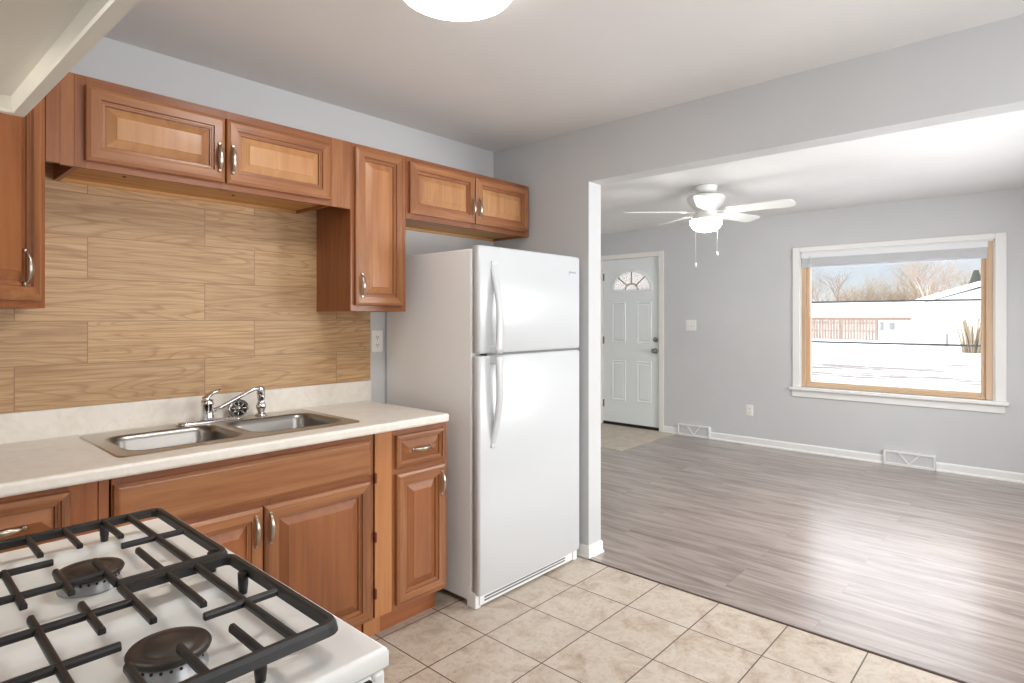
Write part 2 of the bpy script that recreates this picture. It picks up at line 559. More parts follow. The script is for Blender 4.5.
class MB:
    def __init__(self):
        self.bm = bmesh.new()

    def v(self, p):
        return self.bm.verts.new(p)

    def face(self, vs, mi=0, smooth=False):
        try:
            f = self.bm.faces.new(vs)
        except ValueError:
            return None
        f.material_index = mi
        f.smooth = smooth
        return f

    def box(self, x0, x1, y0, y1, z0, z1, mi=0, bev=0, seg=2):
        vs = [self.v((x, y, z)) for x in (x0, x1) for y in (y0, y1) for z in (z0, z1)]
        fs = []
        for q in ((0, 1, 3, 2), (4, 6, 7, 5), (0, 4, 5, 1), (2, 3, 7, 6), (0, 2, 6, 4), (1, 5, 7, 3)):
            fs.append(self.face([vs[i] for i in q], mi))
        if bev:
            es = list({e for f in fs for e in f.edges})
            r = bmesh.ops.bevel(self.bm, geom=es, offset=bev, segments=seg, affect='EDGES', profile=.5)
            for f in r['faces']:
                f.material_index = mi
                f.smooth = True
        return self

    def loft(self, rings, mi=0, closed=True, cap0=False, cap1=False, smooth=True, mis=None):
        vr = [[self.v(p) for p in r] for r in rings]
        n = len(vr[0])
        for a, b in zip(vr[:-1], vr[1:]):
            for i in range(n if closed else n - 1):
                j = (i + 1) % n
                self.face([a[i], a[j], b[j], b[i]], mi if mis is None else mis(i), smooth)
        if cap0:
            self.face(list(reversed(vr[0])), mi)
        if cap1:
            self.face(vr[-1], mi)
        return vr

    def lathe(self, prof, cx=0, cy=0, n=32, mi=0, cap0=False, cap1=False, M=None, smooth=True):
        rings = []
        for r, z in prof:
            ring = [Vector((cx + r * math.cos(2 * PI * i / n), cy + r * math.sin(2 * PI * i / n), z)) for i in range(n)]
            if M is not None:
                ring = [M @ p for p in ring]
            rings.append(ring)
        self.loft(rings, mi, True, cap0, cap1, smooth)
        return self

    def cyl(self, p0, p1, r0, r1=None, n=16, mi=0, smooth=True):
        return self.tube([p0, p1], [r0, r0 if r1 is None else r1], n, mi, smooth)

    def tube(self, pts, rad, n=10, mi=0, smooth=True, sx=1.0, up=None, caps=True):
        """tube along pts; sx flattens the section"""
        pts = [Vector(p) for p in pts]
        if not hasattr(rad, '__len__'):
            rad = [rad] * len(pts)
        rings = []
        prev = None
        for i, p in enumerate(pts):
            t = (pts[min(i + 1, len(pts) - 1)] - pts[max(i - 1, 0)]).normalized()
            if up is not None:
                a = Vector(up)
            elif prev is not None:
                a = prev
            else:
                a = Vector((0, 0, 1)) if abs(t.z) < .9 else Vector((1, 0, 0))
            b = t.cross(a).normalized()
            a = b.cross(t).normalized()
            prev = a
            rings.append([p + rad[i] * (math.cos(2 * PI * k / n) * b + sx * math.sin(2 * PI * k / n) * a) for k in range(n)])
        self.loft(rings, mi, True, caps, caps, smooth)
        return self

    def sweep(self, path, prof, closed=False, mi=0, smooth=False):
        """sweep a profile [(side, up)] along a horizontal path (xyz points); side is to the right of travel"""
        pts = [Vector(p) for p in path]
        n = len(pts)
        rings = []
        for i, p in enumerate(pts):
            if closed:
                d0 = (p - pts[i - 1])
                d1 = (pts[(i + 1) % n] - p)
            else:
                d0 = p - pts[i - 1] if i else pts[1] - p
                d1 = pts[i + 1] - p if i < n - 1 else p - pts[i - 1]
            d0.normalize()
            d1.normalize()
            r0 = Vector((d0.y, -d0.x, 0)).normalized()
            r1 = Vector((d1.y, -d1.x, 0)).normalized()
            m = (r0 + r1)
            m = m / max(.3, m.dot(r0))
            rings.append([p + m * s_ + Vector((0, 0, u_)) for s_, u_ in prof])
        if closed:
            rings.append(rings[0])
        self.loft(rings, mi, True, not closed, not closed, smooth)
        return self

    def xform(self, M):
        bmesh.ops.transform(self.bm, matrix=M, verts=self.bm.verts)
        return self

    def build(self, name, mats, parent=None, M=None, world=False, bevel=0, seg=2):
        bm = self.bm
        if M is not None:
            bmesh.ops.transform(bm, matrix=M, verts=bm.verts)
        bmesh.ops.remove_doubles(bm, verts=bm.verts, dist=1e-6)
        bmesh.ops.recalc_face_normals(bm, faces=bm.faces)
        co = [v.co for v in bm.verts]
        if world:
            c = Vector((0, 0, 0))
        else:
            mn = Vector([min(p[i] for p in co) for i in range(3)])
            mx = Vector([max(p[i] for p in co) for i in range(3)])
            c = Vector(((mn.x + mx.x) / 2, (mn.y + mx.y) / 2, mn.z))
        bmesh.ops.translate(bm, verts=bm.verts, vec=-c)
        me = bpy.data.meshes.new(name)
        bm.to_mesh(me)
        bm.free()
        o = bpy.data.objects.new(name, me)
        for m in (mats if isinstance(mats, (list, tuple)) else [mats]):
            me.materials.append(m)
        COL.objects.link(o)
        base = Vector((0, 0, 0))
        if parent is not None:
            o.parent = parent
            base = WL_[parent.name]
        o.location = c - base
        WL_[o.name] = c.copy()
        if bevel:
            b = o.modifiers.new('bevel', 'BEVEL')
            b.width = bevel
            b.segments = seg
            b.limit_method = 'ANGLE'
            b.angle_limit = R(40)
            b.harden_normals = False
        return o


def tag(o, label=None, cat=None, group=None, kind=None):
    if label:
        o['label'] = label
    if cat:
        o['category'] = cat
    if group:
        o['group'] = group
    if kind:
        o['kind'] = kind
    return o


def thing(name, label, cat, loc=(0, 0, 0), group=None):
    o = bpy.data.objects.new(name, None)
    o.empty_display_size = .1
    COL.objects.link(o)
    o.location = loc
    WL_[o.name] = Vector(loc)
    return tag(o, label, cat, group)


def struct(o, label=None):
    o['kind'] = 'structure'
    if label:
        o['label'] = label
    return o


def sroot(name, loc):
    o = bpy.data.objects.new(name, None)
    COL.objects.link(o)
    o.location = loc
    WL_[o.name] = Vector(loc)
    o['kind'] = 'structure'
    return o


def rrect(x0, x1, y0, y1, r, n=5):
    p = []
    for cx, cy, a0 in ((x1 - r, y1 - r, 0), (x0 + r, y1 - r, 90), (x0 + r, y0 + r, 180), (x1 - r, y0 + r, 270)):
        for i in range(n + 1):
            a = R(a0 + 90 * i / n)
            p.append((cx + r * math.cos(a), cy + r * math.sin(a)))
    return p


def frame_mat(origin, u, v, w):
    M = Matrix.Identity(4)
    for i, a in enumerate((u, v, w)):
        for k in range(3):
            M[k][i] = a[k]
    for k in range(3):
        M[k][3] = origin[k]
    return M


def facing_south(x0, yf, z0):     # u = +x, v = +z, outward = -y
    return frame_mat((x0, yf, z0), (1, 0, 0), (0, 0, 1), (0, -1, 0))


def facing_west(y0, xf, z0):      # on a wall seen looking along +x: u = -y, v = +z, outward = -x
    return frame_mat((xf, y0, z0), (0, -1, 0), (0, 0, 1), (-1, 0, 0))


def facing_east(y0, xf, z0):      # u = +y, v = +z, outward = +x
    return frame_mat((xf, y0, z0), (0, 1, 0), (0, 0, 1), (1, 0, 0))


def grid_wall(name, m, us, zs, holes, fn):
    """solid wall with rectangular holes; fn(u, t, z) -> point with t in 0..1 through the wall"""
    mb = MB()
    us = sorted(us)
    zs = sorted(zs)
    inside = lambda a, b: any(h[0] <= a <= h[1] and h[2] <= b <= h[3] for h in holes)
    solid = {}
    for i in range(len(us) - 1):
        for j in range(len(zs) - 1):
            solid[i, j] = not inside((us[i] + us[i + 1]) / 2, (zs[j] + zs[j + 1]) / 2)
    q = lambda pts: mb.face([mb.v(fn(*p)) for p in pts])
    for (i, j), s_ in solid.items():
        if not s_:
            continue
        a, b, c_, d = us[i], us[i + 1], zs[j], zs[j + 1]
        q([(a, 0, c_), (b, 0, c_), (b, 0, d), (a, 0, d)])
        q([(a, 1, c_), (b, 1, c_), (b, 1, d), (a, 1, d)])
        if not solid.get((i - 1, j)):
            q([(a, 0, c_), (a, 1, c_), (a, 1, d), (a, 0, d)])
        if not solid.get((i + 1, j)):
            q([(b, 0, c_), (b, 1, c_), (b, 1, d), (b, 0, d)])
        if not solid.get((i, j - 1)):
            q([(a, 0, c_), (a, 1, c_), (b, 1, c_), (b, 0, c_)])
        if not solid.get((i, j + 1)):
            q([(a, 0, d), (a, 1, d), (b, 1, d), (b, 0, d)])
    return struct(mb.build(name, m, world=True))


# ------------------------------------------------------------------ room shell
XC, XB, XB2, XF = -.207, 2.753, 2.873, 6.39      # left kitchen wall, divider faces, far living wall
YA, YE, YS, YL, YLS = 2.665, 1.925, -.9, 4.5, -.5
ZC, ZH = 2.405, 2.102
TW = .15
THX = 2.737

struct(MB().box(XC - .3, THX, YS - .3, YA + .3, -.12, 0).build('floor_kitchen', tile_mat, world=True))
struct(MB().box(THX, XF + TW, YLS - .3, YL + .3, -.12, 0).build('floor_living', plank_mat, world=True))
struct(MB().box(5.195, XF - .001, 3.235, YL, 0, .004).build('floor_entry', entry_mat, world=True))
struct(MB().box(XC - .3, XB + .06, YS - .3, YA + .3, ZC, ZC + .2).build('ceiling_kitchen', ceil_paint, world=True))
struct(MB().box(XB + .06, XF + TW + .3, YLS - .3, YL + .3, ZC, ZC + .2).build('ceiling_living', ceil_paint, world=True))
struct(MB().box(XC - TW, XB2, YA, YA + TW, 0, ZC).build('wall_kitchen_back', wall_paint, world=True))
struct(MB().box(XC - TW, XC, YS - TW, YA, 0, ZC).build('wall_kitchen_left', wall_paint, world=True))
grid_wall('wall_kitchen_front', wall_paint, [XC, .7, 2.4, XB2], [0, .92, 2.08, ZC], [(.7, 2.4, .92, 2.08)],
          lambda u, t, z: (u, YS - TW * t, z))
grid_wall('wall_divider', wall_paint, [YS, -.35, YE, YL + TW] + [YA], [0, ZH, ZC], [(-.35, YE, -.1, ZH)],
          lambda u, t, z: (XB + (XB2 - XB) * t, u, z))
WY0, WY1, WZ0, WZ1 = .368, 1.896, .650, 2.0
DY0, DY1, DZ1 = 3.456, 4.262, 2.072
grid_wall('wall_living_far', wall_paint, [YLS - TW, WY0, WY1, DY0 - .01, DY1 + .01, YL + TW], [0, WZ0, WZ1, DZ1 + .01, ZC],
          [(WY0, WY1, WZ0, WZ1), (DY0 - .01, DY1 + .01, -.1, DZ1 + .01)], lambda u, t, z: (XF + TW * t, u, z))
struct(MB().box(XB2, XF, YL, YL + TW, 0, ZC).build('wall_living_left', wall_paint, world=True))
grid_wall('wall_living_right', wall_paint, [XB2, 3.15, 5.05, XF], [0, .75, 1.98, ZC], [(3.15, 5.05, .75, 1.98)],
          lambda u, t, z: (u, YLS - TW * t, z))

# threshold strip where the planks meet the tiles
struct(MB().box(THX - .0018, THX + .0018, -.35, YE - .01, 0, .003).build('trim_threshold_joint', mat('joint_brown', lin(96, 84, 76), .7), world=True))
struct(MB().box(THX + .004, THX + .044, -.35, YE + .01, 0, .005, bev=.002).build('trim_threshold', plank_mat, world=True))

# baseboards
def base_profile(h=.078, t=.014, toe=.010):
    return [(0, 0), (t + toe, 0), (t + toe * .9, .010), (t, .018), (t, h - .012), (t * .4, h), (0, h)]


def baseboard(name, path, h=.078, t=.014, toe=.010):
    struct(MB().sweep(path, base_profile(h, t, toe)).build(name, trim_paint, world=True))


baseboard('baseboard_living_door_side', [(XF, 3.395, 0), (XF, 3.208, 0)])
baseboard('baseboard_living_far', [(XF, 2.822, 0), (XF, 1.167, 0)])
baseboard('baseboard_living_window', [(XF, .771, 0), (XF, YLS, 0)])
baseboard('baseboard_divider', [(XB, 2.55, 0), (XB, YE, 0), (XB2, YE, 0), (XB2, YL, 0)], .070, .009, .005)
baseboard('baseboard_living_left', [(XB2, YL, 0), (5.19, YL, 0)])

# ------------------------------------------------------------------ front door
d1 = sroot('door_1', (XF, 3.86, 0))
dw, dz0 = DY1 - DY0, .036
M = facing_west(DY1, XF + .028, 0)      # u from the hinge side to the knob side
cy0, cz0 = dw / 2 + .004, 1.686
mb = MB()
arc = lambda rx, rz, n=24: [(cy0 + rx * math.cos(PI * i / n), cz0 + rz * math.sin(PI * i / n)) for i in range(n + 1)]
hole = arc(.264, .222)
outer = [(0, dz0), (dw, dz0), (dw, DZ1), (0, DZ1)]
for w in (0, -.044):
    ev = []
    for lp in (outer, hole):
        vs = [mb.v((p[0], p[1], w)) for p in lp]
        ev += [mb.bm.edges.new((vs[i], vs[(i + 1) % len(vs)])) for i in range(len(vs))]
    bmesh.ops.triangle_fill(mb.bm, use_beauty=True, use_dissolve=False, edges=ev)
mb.loft([[(x, z, 0) for x, z in outer], [(x, z, -.044) for x, z in outer]], smooth=False)
mb.loft([[(x, z, 0) for x, z in hole], [(x, z, -.044) for x, z in hole]], smooth=False)
for a, b, c_, d in ((.130, .332, 1.030, 1.537), (.486, .688, 1.030, 1.537), (.130, .332, .312, .812), (.486, .688, .312, .812)):
    rg = []
    for ins, w in ((0, 0), (.006, .007), (.014, .007), (.022, .001), (.028, .001), (.044, .006), (.05, .006)):
        rg.append([(a + ins, c_ + ins, w), (b - ins, c_ + ins, w), (b - ins, d - ins, w), (a + ins, d - ins, w)])
    mb.loft(rg, smooth=False, cap1=True)
slab = struct(mb.build('door_panel', door_paint, d1, M))
# fanlight: frame, spokes, glass
mb = MB()
for rx, rz, t in ((.284, .242, .018),):
    o_ = [(cy0 + (rx + t) * math.cos(PI * i / 24), cz0 - .0 + (rz + t) * math.sin(PI * i / 24)) for i in range(25)]
    i_ = arc(.264, .222)
    o_ = [(cy0 + rx + t - .01, cz0 - .026)] + o_ + [(cy0 - rx - t + .01, cz0 - .026)]
    i_ = [(cy0 + .262, cz0 + .001)] + i_ + [(cy0 - .262, cz0 + .001)]
    mid = [((a[0] * .45 + b[0] * .55), (a[1] * .45 + b[1] * .55)) for a, b in zip(o_, i_)]
    mb.loft([[(x, z, 0) for x, z in o_], [(x, z, .010) for x, z in mid], [(x, z, .010) for x, z in i_], [(x, z, -.01) for x, z in i_]], smooth=False)
mb.build('fanlight_frame', door_paint, slab, M)
mb = MB()
for a in (45, 90, 135):
    ca, sa = math.cos(R(a)), math.sin(R(a))
    mb.tube([(cy0 + .088 * ca, cz0 + .075 * sa, -.004), (cy0 + .263 * ca, cz0 + .221 * sa, -.004)], .009, 8)
mb.tube([(cy0 + .088 * math.cos(PI * i / 16), cz0 + .075 * math.sin(PI * i / 16), -.004) for i in range(17)], .009, 8)
mb.build('fanlight_spokes', mat('fanlight_came', lin(176, 164, 150), .5), slab, M)
mb = MB()
pa = arc(.263, .221)
mb.loft([[(x, z, -.018) for x, z in pa], [(x, z, -.022) for x, z in pa]], smooth=False, cap0=True, cap1=True)
mb.build('fanlight_glass', fan_glass, slab, M)
# hardware
for nm, z, big in (('deadbolt', 1.083, 0), ('door_knob', .949, 1)):
    mb = MB()
    K = M @ Matrix.Translation((DY1 - 3.521, z, 0))
    if big:
        mb.lathe([(0, .0), (.032, .0), (.032, .006), (.026, .012), (.012, .016), (.011, .034), (.020, .040), (.028, .050), (.029, .060), (.022, .070), (.0, .073)], n=24)
    else:
        mb.lathe([(0, .0), (.031, .0), (.031, .010), (.025, .018), (.012, .020), (0, .020)], n=24)
        mb.box(-.005, .005, -.014, .014, .02, .034, bev=.002)
    struct(mb.build(nm, door_metal, d1, K))
for z in (.26, 1.06, 1.86):
    mb = MB()
    mb.cyl((-.006, z - .045, .006), (-.006, z + .045, .006), .0065, n=10)
    mb.box(-.004, .018, z - .045, z + .045, -.001, .002)
    struct(mb.build('door_hinge', door_metal, d1, M))
struct(MB().box(.002, dw - .002, .004, .036, -.044, .006, bev=.002).build('door_sweep', black_rubber, d1, M))
struct(MB().box(XF - .0, XF + TW, DY0 - .01, DY1 + .01, -.001, .006).build('door_threshold', black_rubber, d1))
# door casing and jamb
mb = MB()
cw = .060
for a, b, z0, z1 in ((DY0 - cw, DY0, 0, DZ1 + cw), (DY1, DY1 + cw, 0, DZ1 + cw), (DY0, DY1, DZ1, DZ1 + cw)):
    mb.box(XF - .016, XF - .0005, a, b, z0, z1, bev=.003)
for a, b, z0, z1 in ((DY0 - .009, DY0 - .002, 0, DZ1 + .002), (DY1 + .002, DY1 + .009, 0, DZ1 + .002), (DY0 - .009, DY1 + .009, DZ1 + .002, DZ1 + .009)):
    mb.box(XF + .0005, XF + TW, a, b, z0, z1)
# stop behind the slab
mb.box(XF + .074, XF + TW, DY0 - .002, DY0 + .02, 0, DZ1)
mb.box(XF + .074, XF + TW, DY1 - .02, DY1 + .002, 0, DZ1)
mb.box(XF + .074, XF + TW, DY0, DY1, DZ1 - .02, DZ1 + .002)
struct(mb.build('trim_door_casing', cream_trim, world=True))
# little corner bracket on the casing (door closer plate)
struct(MB().box(XF - .020, XF - .0155, DY0 - .012, DY0 + .008, 1.985, 2.05, bev=.002).build('trim_door_plate', trim_paint, world=True))

# ------------------------------------------------------------------ picture window
w1 = sroot('window_1', (XF, 1.13, WZ0))
mb = MB()
c0, c1 = .293, 1.962
for a, b, z0, z1 in ((c0, WY0, WZ0, 2.048), (WY1, c1, WZ0, 2.048), (WY0, WY1, WZ1, 2.048)):
    mb.box(XF - .020, XF - .0005, a, b, z0, z1, bev=.004)
struct(mb.build('window_casing', trim_paint, w1))
struct(MB().box(XF - .055, XF + .03, .275, 1.985, .618, WZ0, bev=.006).build('window_sill', trim_paint, w1))
struct(MB().box(XF - .018, XF - .0005, .300, 1.970, .550, .618, bev=.005).build('window_apron', trim_paint, w1))
mb = MB()     # white jamb liner
for a, b, z0, z1 in ((WY0, WY0 + .012, WZ0, WZ1), (WY1 - .012, WY1, WZ0, WZ1), (WY0, WY1, WZ1 - .012, WZ1)):
    mb.box(XF, XF + TW, a, b, z0, z1)
struct(mb.build('window_jamb', trim_paint, w1))
gy0, gy1, gz0 = .466, 1.812, .705
mb = MB()     # oak frame in two steps
for a, b in ((WY0 + .012, WY0 + .062), (WY1 - .050, WY1 - .012)):
    mb.box(XF + .012, XF + .10, a, b, WZ0, WZ1 - .012, bev=.003)
for a, b in ((WY0 + .062, gy0), (gy1, WY1 - .050)):
    mb.box(XF + .045, XF + .10, a, b, WZ0, WZ1 - .012, bev=.003)
struct(mb.build('window_stile', oak, w1))
mb = MB()
mb.box(XF + .030, XF + .10, WY0 + .062, WY1 - .050, WZ0, WZ0 + .026, bev=.003)
mb.box(XF + .045, XF + .10, gy0, gy1, WZ0 + .026, gz0, bev=.003)
mb.box(XF + .045, XF + .10, gy0, gy1, WZ1 - .07, WZ1 - .012, bev=.003)
struct(mb.build('window_rail', oak_h, w1))
struct(MB().box(XF + .072, XF + .076, gy0 - .005, gy1 + .005, gz0 - .005, WZ1 - .06).build('window_pane', pane_glass, w1))
for z in (1.498, 1.101):
    struct(MB().box(XF + .115, XF + .13, WY0 + .012, WY1 - .012, z - .009, z + .009).build('storm_window_bar', bar_grey, w1))
# raised blind under the window head
bl = thing('window_blind', 'white raised blind bunched at the top of the picture window', 'blind', (XF + .02, 1.13, 1.84))
b0, b1 = .415, 1.880
MB().box(XF - .010, XF + .028, b0, b1, 1.935, 1.988, bev=.003).build('headrail', blind_white, bl)
mb = MB()
for i in range(18):
    z = 1.862 + i * .0041
    mb.box(XF - .012 + .002 * (i % 2), XF + .026 + .002 * (i % 2), b0 + .006, b1 - .006, z, z + .0026)
mb.build('slat_stack', blind_white, bl)
MB().box(XF - .012, XF + .028, b0 + .004, b1 - .004, 1.842, 1.862, bev=.004).build('bottom_rail', mat('blind_rail', lin(206, 211, 218), .5), bl)
MB().tube([(XF - .014, 1.80, 1.955), (XF - .014, 1.80, 1.35)], .004, 8).build('tilt_wand', blind_white, bl)
for y in (.62, 1.14, 1.68):
    MB().tube([(XF - .0135, y, 1.846), (XF - .0135, y, 1.94)], .0012, 6).build('ladder_cord', blind_white, bl)

# unseen windows added to let the fill light in: frames in both south walls
for nm, x0, x1, z0, z1, y in (('added_window_2', .7, 2.4, .92, 2.08, YS), ('added_window_3', 3.15, 5.05, .75, 1.98, YLS)):
    mb = MB()
    xm = (x0 + x1) / 2
    for a, b, c_, d in ((x0 - .07, x0, z0 - .07, z1 + .07), (x1, x1 + .07, z0 - .07, z1 + .07), (x0, x1, z1, z1 + .07), (x0, x1, z0 - .07, z0)):
        mb.box(a, b, y + .0005, y + .02, c_, d)
    for a, b, c_, d in ((x0, x0 + .05, z0, z1), (x1 - .05, x1, z0, z1), (xm - .03, xm + .03, z0, z1), (x0, x1, z0, z0 + .05), (x0, x1, z1 - .05, z1)):
        mb.box(a, b, y - .08, y - .04, c_, d)
    struct(mb.build(nm, trim_paint, world=True))

# ------------------------------------------------------------------ wall plates and registers
def outlet(label, M, group=None):
    t = thing('wall_outlet', label, 'outlet', tuple(M @ Vector((0, 0, 0))))
    w, h = .072, .116
    rg = [[(x, z, q) for x, z in rrect(-w / 2 + i, w / 2 - i, -h / 2 + i, h / 2 - i, .006)] for i, q in ((0, .0005), (0, .003), (.003, .006))]
    mb = MB()
    mb.loft(rg, cap1=True, smooth=False)
    p = mb.build('cover_plate', plate_white, t, M)
    for zc in (.021, -.021):
        mb = MB()
        mb.loft([[(x, z, q) for x, z in rrect(-.017 + i, .017 - i, zc - .014 + i, zc + .014 - i, .010)] for i, q in ((0, .005), (0, .0075), (.002, .008))], cap1=True, smooth=False)
        r = mb.build('receptacle', plate_white, t, M)
        mb = MB()
        mb.box(-.008, -.0055, zc - .002, zc + .007, .0078, .0084)
        mb.box(.0055, .008, zc - .002, zc + .006, .0078, .0084)
        mb.cyl((0, zc - .008, .0078), (0, zc - .008, .0084), .003, n=8)
        mb.build('socket_slots', hole_dark, r, M)
    return t


outlet('white wall outlet low on the grey living room wall left of the picture window', facing_west(2.398, XF, .361))
outlet('white wall outlet above the counter between backsplash and refrigerator', facing_south(1.862, YA, 1.218))
M = facing_west(3.0575, XF, 1.257)
t = thing('light_switch', 'white double light switch plate on grey wall right of the front door', 'light switch', tuple(M @ Vector((0, 0, 0))))
mb = MB()
mb.loft([[(x, z, q) for x, z in rrect(-.060 + i, .060 - i, -.060 + i, .060 - i, .006)] for i, q in ((0, .0005), (0, .003), (.003, .006))], cap1=True, smooth=False)
mb.build('cover_plate', plate_white, t, M)
for u in (-.023, .023):
    mb = MB()
    mb.loft([[(u - .005, -.012, .0055), (u + .005, -.012, .0055), (u + .005, .012, .0055), (u - .005, .012, .0055)],
             [(u - .004, .000, .017), (u + .004, .000, .017), (u + .004, .008, .017), (u - .004, .008, .017)]], cap1=True, smooth=False)
    mb.build('toggle', plate_white, t, M)


def register(label, y1, y0):
    M = facing_west(y1, XF, 0)
    w, h = y1 - y0, .130
    t = thing('floor_register', label, 'vent', (XF, (y0 + y1) / 2, 0), 'white baseboard registers along the living room wall')
    mb = MB()
    for a, b, c_, d in ((0, w, .001, .024), (0, w, h - .014, h), (0, .014, .024, h - .014), (w - .014, w, .024, h - .014)):
        mb.box(a, b, c_, d, .0005, .042, bev=.002)
    mb.build('frame', vent_white, t, M)
    MB().box(.012, w - .012, .022, h - .012, .024, .030).build('grille', vent_mesh, t, M)
    mb = MB()
    mb.sweep([(0, 0, 0), (1, 0, 0)], [(0, 0)]) if False else None
    for ua, ub in ((w * .30, w * .5), (w * .70, w * .5)):
        s_ = .006
        mb.loft([[(ua - s_, h - .014, .03), (ua + s_, h - .014, .03), (ua + s_, h - .014, .040), (ua - s_, h - .014, .040)],
                 [(ub - s_, .024, .03), (ub + s_, .024, .03), (ub + s_, .024, .040), (ub - s_, .024, .040)]], cap0=True, cap1=True, smooth=False)
    mb.build('damper_bars', vent_white, t, M)
    return t


register('white baseboard register at the wall foot beside the front door', 3.206, 2.824)
register('white baseboard register at the wall foot below the picture window', 1.165, .773)

# ------------------------------------------------------------------ cabinets
def raised_panel(w, h, mi_panel=2, thick=.020, flat=.040):
    """raised panel door/drawer front in local (u, v, outward), back plane at 0"""
    prof = [(0, 0), (0, thick - .007), (.003, thick - .004), (.011, thick - .001), (.013, thick), (flat, thick), (flat + .0025, thick - .006),
            (flat + .0075, thick - .006), (flat + .0085, thick - .0085), (flat + .014, thick - .009), (flat + .0155, thick - .0145), (flat + .018, thick - .0145),
            (flat + .044, thick - .003), (flat + .047, thick - .001)]
    mb = MB()
    for k in range(len(prof) - 1):
        (i0, d0), (i1, d1_) = prof[k], prof[k + 1]
        a = [(i0, i0, d0), (w - i0, i0, d0), (w - i0, h - i0, d0), (i0, h - i0, d0)]
        b = [(i1, i1, d1_), (w - i1, i1, d1_), (w - i1, h - i1, d1_), (i1, h - i1, d1_)]
        for s_ in range(4):
            j = (s_ + 1) % 4
            mi = (1 if s_ in (0, 2) else 0) if i1 <= flat + .015 else mi_panel
            if flat < i1 <= flat + .003 or flat + .015 < i1 <= flat + .0185:
                mi = 3
            mb.face([mb.v(a[s_]), mb.v(a[j]), mb.v(b[j]), mb.v(b[s_])], mi)
    i, d = prof[-1]
    mb.face([mb.v((i, i, d)), mb.v((w - i, i, d)), mb.v((w - i, h - i, d)), mb.v((i, h - i, d))], mi_panel)
    mb.face([mb.v((0, 0, 0)), mb.v((0, h, 0)), mb.v((w, h, 0)), mb.v((w, 0, 0))], 0)
    return mb


def pull(length=.100):
    """arched nickel pull along local v, standing out of local w = 0"""
    mb = MB()
    n = 16
    pts, rad = [], []
    for i in range(n + 1):
        t = i / n
        pts.append((0, (t - .5) * length, .0 + .019 * math.sin(PI * t) ** .5))
        rad.append(.0036 + .0062 * math.sin(PI * t) ** 1.4)
    mb.tube(pts, rad, 10, sx=.55, up=(0, 0, 1))
    for s_ in (-1, 1):
        mb.lathe([(.0075, 0), (.0075, .003), (.004, .006)], 0, s_ * length / 2, 12, cap0=True, cap1=True)
    return mb


def door(parent, M, u0, v0, w, h, handle, name='door', panel=None, flat=.040):
    D = M @ Matrix.Translation((u0, v0, .0005))
    d = raised_panel(w, h, flat=flat).build(name, [wood_v, wood_h, panel or panel_light, glaze], parent, D)
    if handle:
        hu, hv, rot = handle
        H = D @ Matrix.Translation((hu, hv, .0195)) @ Matrix.Rotation(R(rot), 4, 'Z')
        pull().build('handle', nickel, d, H)
    return d


def face_frame(parent, M, W, H, stiles, rails, mat_i=None, t=.019):
    """stiles [(u0,u1)], rails [(v0,v1,u0,u1)] as one mesh in local coordinates, front plane at w=0"""
    mb = MB()
    for a, b in stiles:
        mb.box(a, b, 0, H, -t, 0, 0, bev=.001, seg=1)
    for c_, d, a, b in rails:
        mb.box(a, b, c_, d, -t, -.0003, 1)
    return mb.build('face_frame', [frame_v, frame_h], parent, M)


YU = 2.360
DEP = YA - YU

# over-the-sink wall cabinet
def wall_cabinet(label, x0, x1, z0, z1, doors, panel=None, left_stile=.03, right_stile=.03, mid=None, back_gap=.001, side_m=None):
    t = thing('wall_cabinet', label, 'cabinet', (x0, YA, z0), 'wall cabinets')
    M = facing_south(x0, YU, z0)
    W, H = x1 - x0, z1 - z0
    side_m = side_m or wood_side
    mb = MB()
    yb = YA - back_gap
    mb.box(x0, x0 + .016, YU + .019, yb, z0, z1, 0)
    mb.box(x1 - .016, x1, YU + .019, yb, z0, z1, 0)
    mb.box(x0 + .016, x1 - .016, YU + .019, yb, z1 - .016, z1, 0)
    mb.box(x0 + .016, x1 - .016, yb - .006, yb, z0 + .014, z1 - .016, 0)
    mb.build('carcass', side_m, t)
    MB().box(x0 + .016, x1 - .016, YU + .019, yb, z0 + .012, z0 + .026).build('bottom_panel', wood_raw, t)
    MB().box(x0 + .016, x1 - .016, yb - .020, yb - .0005, z0 - .0, z0 + .012).build('hanging_rail', wood_raw, t)
    st = [(0, left_stile), (W - right_stile, W)]
    if mid:
        st.append((mid - .02 - x0, mid + .02 - x0))
    face_frame(t, M, W, H, st, [(0, .03, left_stile, W - right_stile), (H - .03, H, left_stile, W - right_stile)])
    for u0, v0, w, h, hd in doors:
        door(t, M, u0 - x0, v0 - z0, w, h, hd, panel=panel)
    return t


Z84, ZS, ZT = 2.137, 1.834, 1.372
wc = wall_cabinet('short wide wall cabinet with two raised panel doors above the sink', .478, 1.412, ZS, Z84,
                  [(.507, 1.858, .443, .247, (.420, .092, 0)), (.9565, 1.858, .443, .247, (.020, .092, 0))], None, .032, .032, mid=.953)
for x, y in ((.646, 2.46), (1.045, 2.50)):
    MB().lathe([(.006, ZS + .0122), (.005, ZS + .009)], x, y, 12, cap1=True).build('screw_head', dark_gap, wc)
wall_cabinet('tall narrow single door wall cabinet between backsplash and refrigerator', 1.508, 1.818, ZT, Z84,
             [(1.526, 1.398, .266, .722, (.030, .092, 0))], panel_mid, .03, .03)
wall_cabinet('short two door wall cabinet above the refrigerator', 1.819, 2.745, ZS - .004, Z84,
             [(1.836, 1.856, .443, .258, (.424, .088, 0)), (2.287, 1.856, .436, .258, (.022, .088, 0))], None, .03, .03, mid=2.283)
f = MB().box(1.4125, 1.5075, YU + .0002, YU + .019, ZS, Z84).build('cabinet_filler', wood_v)
tag(f, 'narrow upright wood filler between the sink wall cabinet and the tall wall cabinet', 'filler panel')
mb = MB()
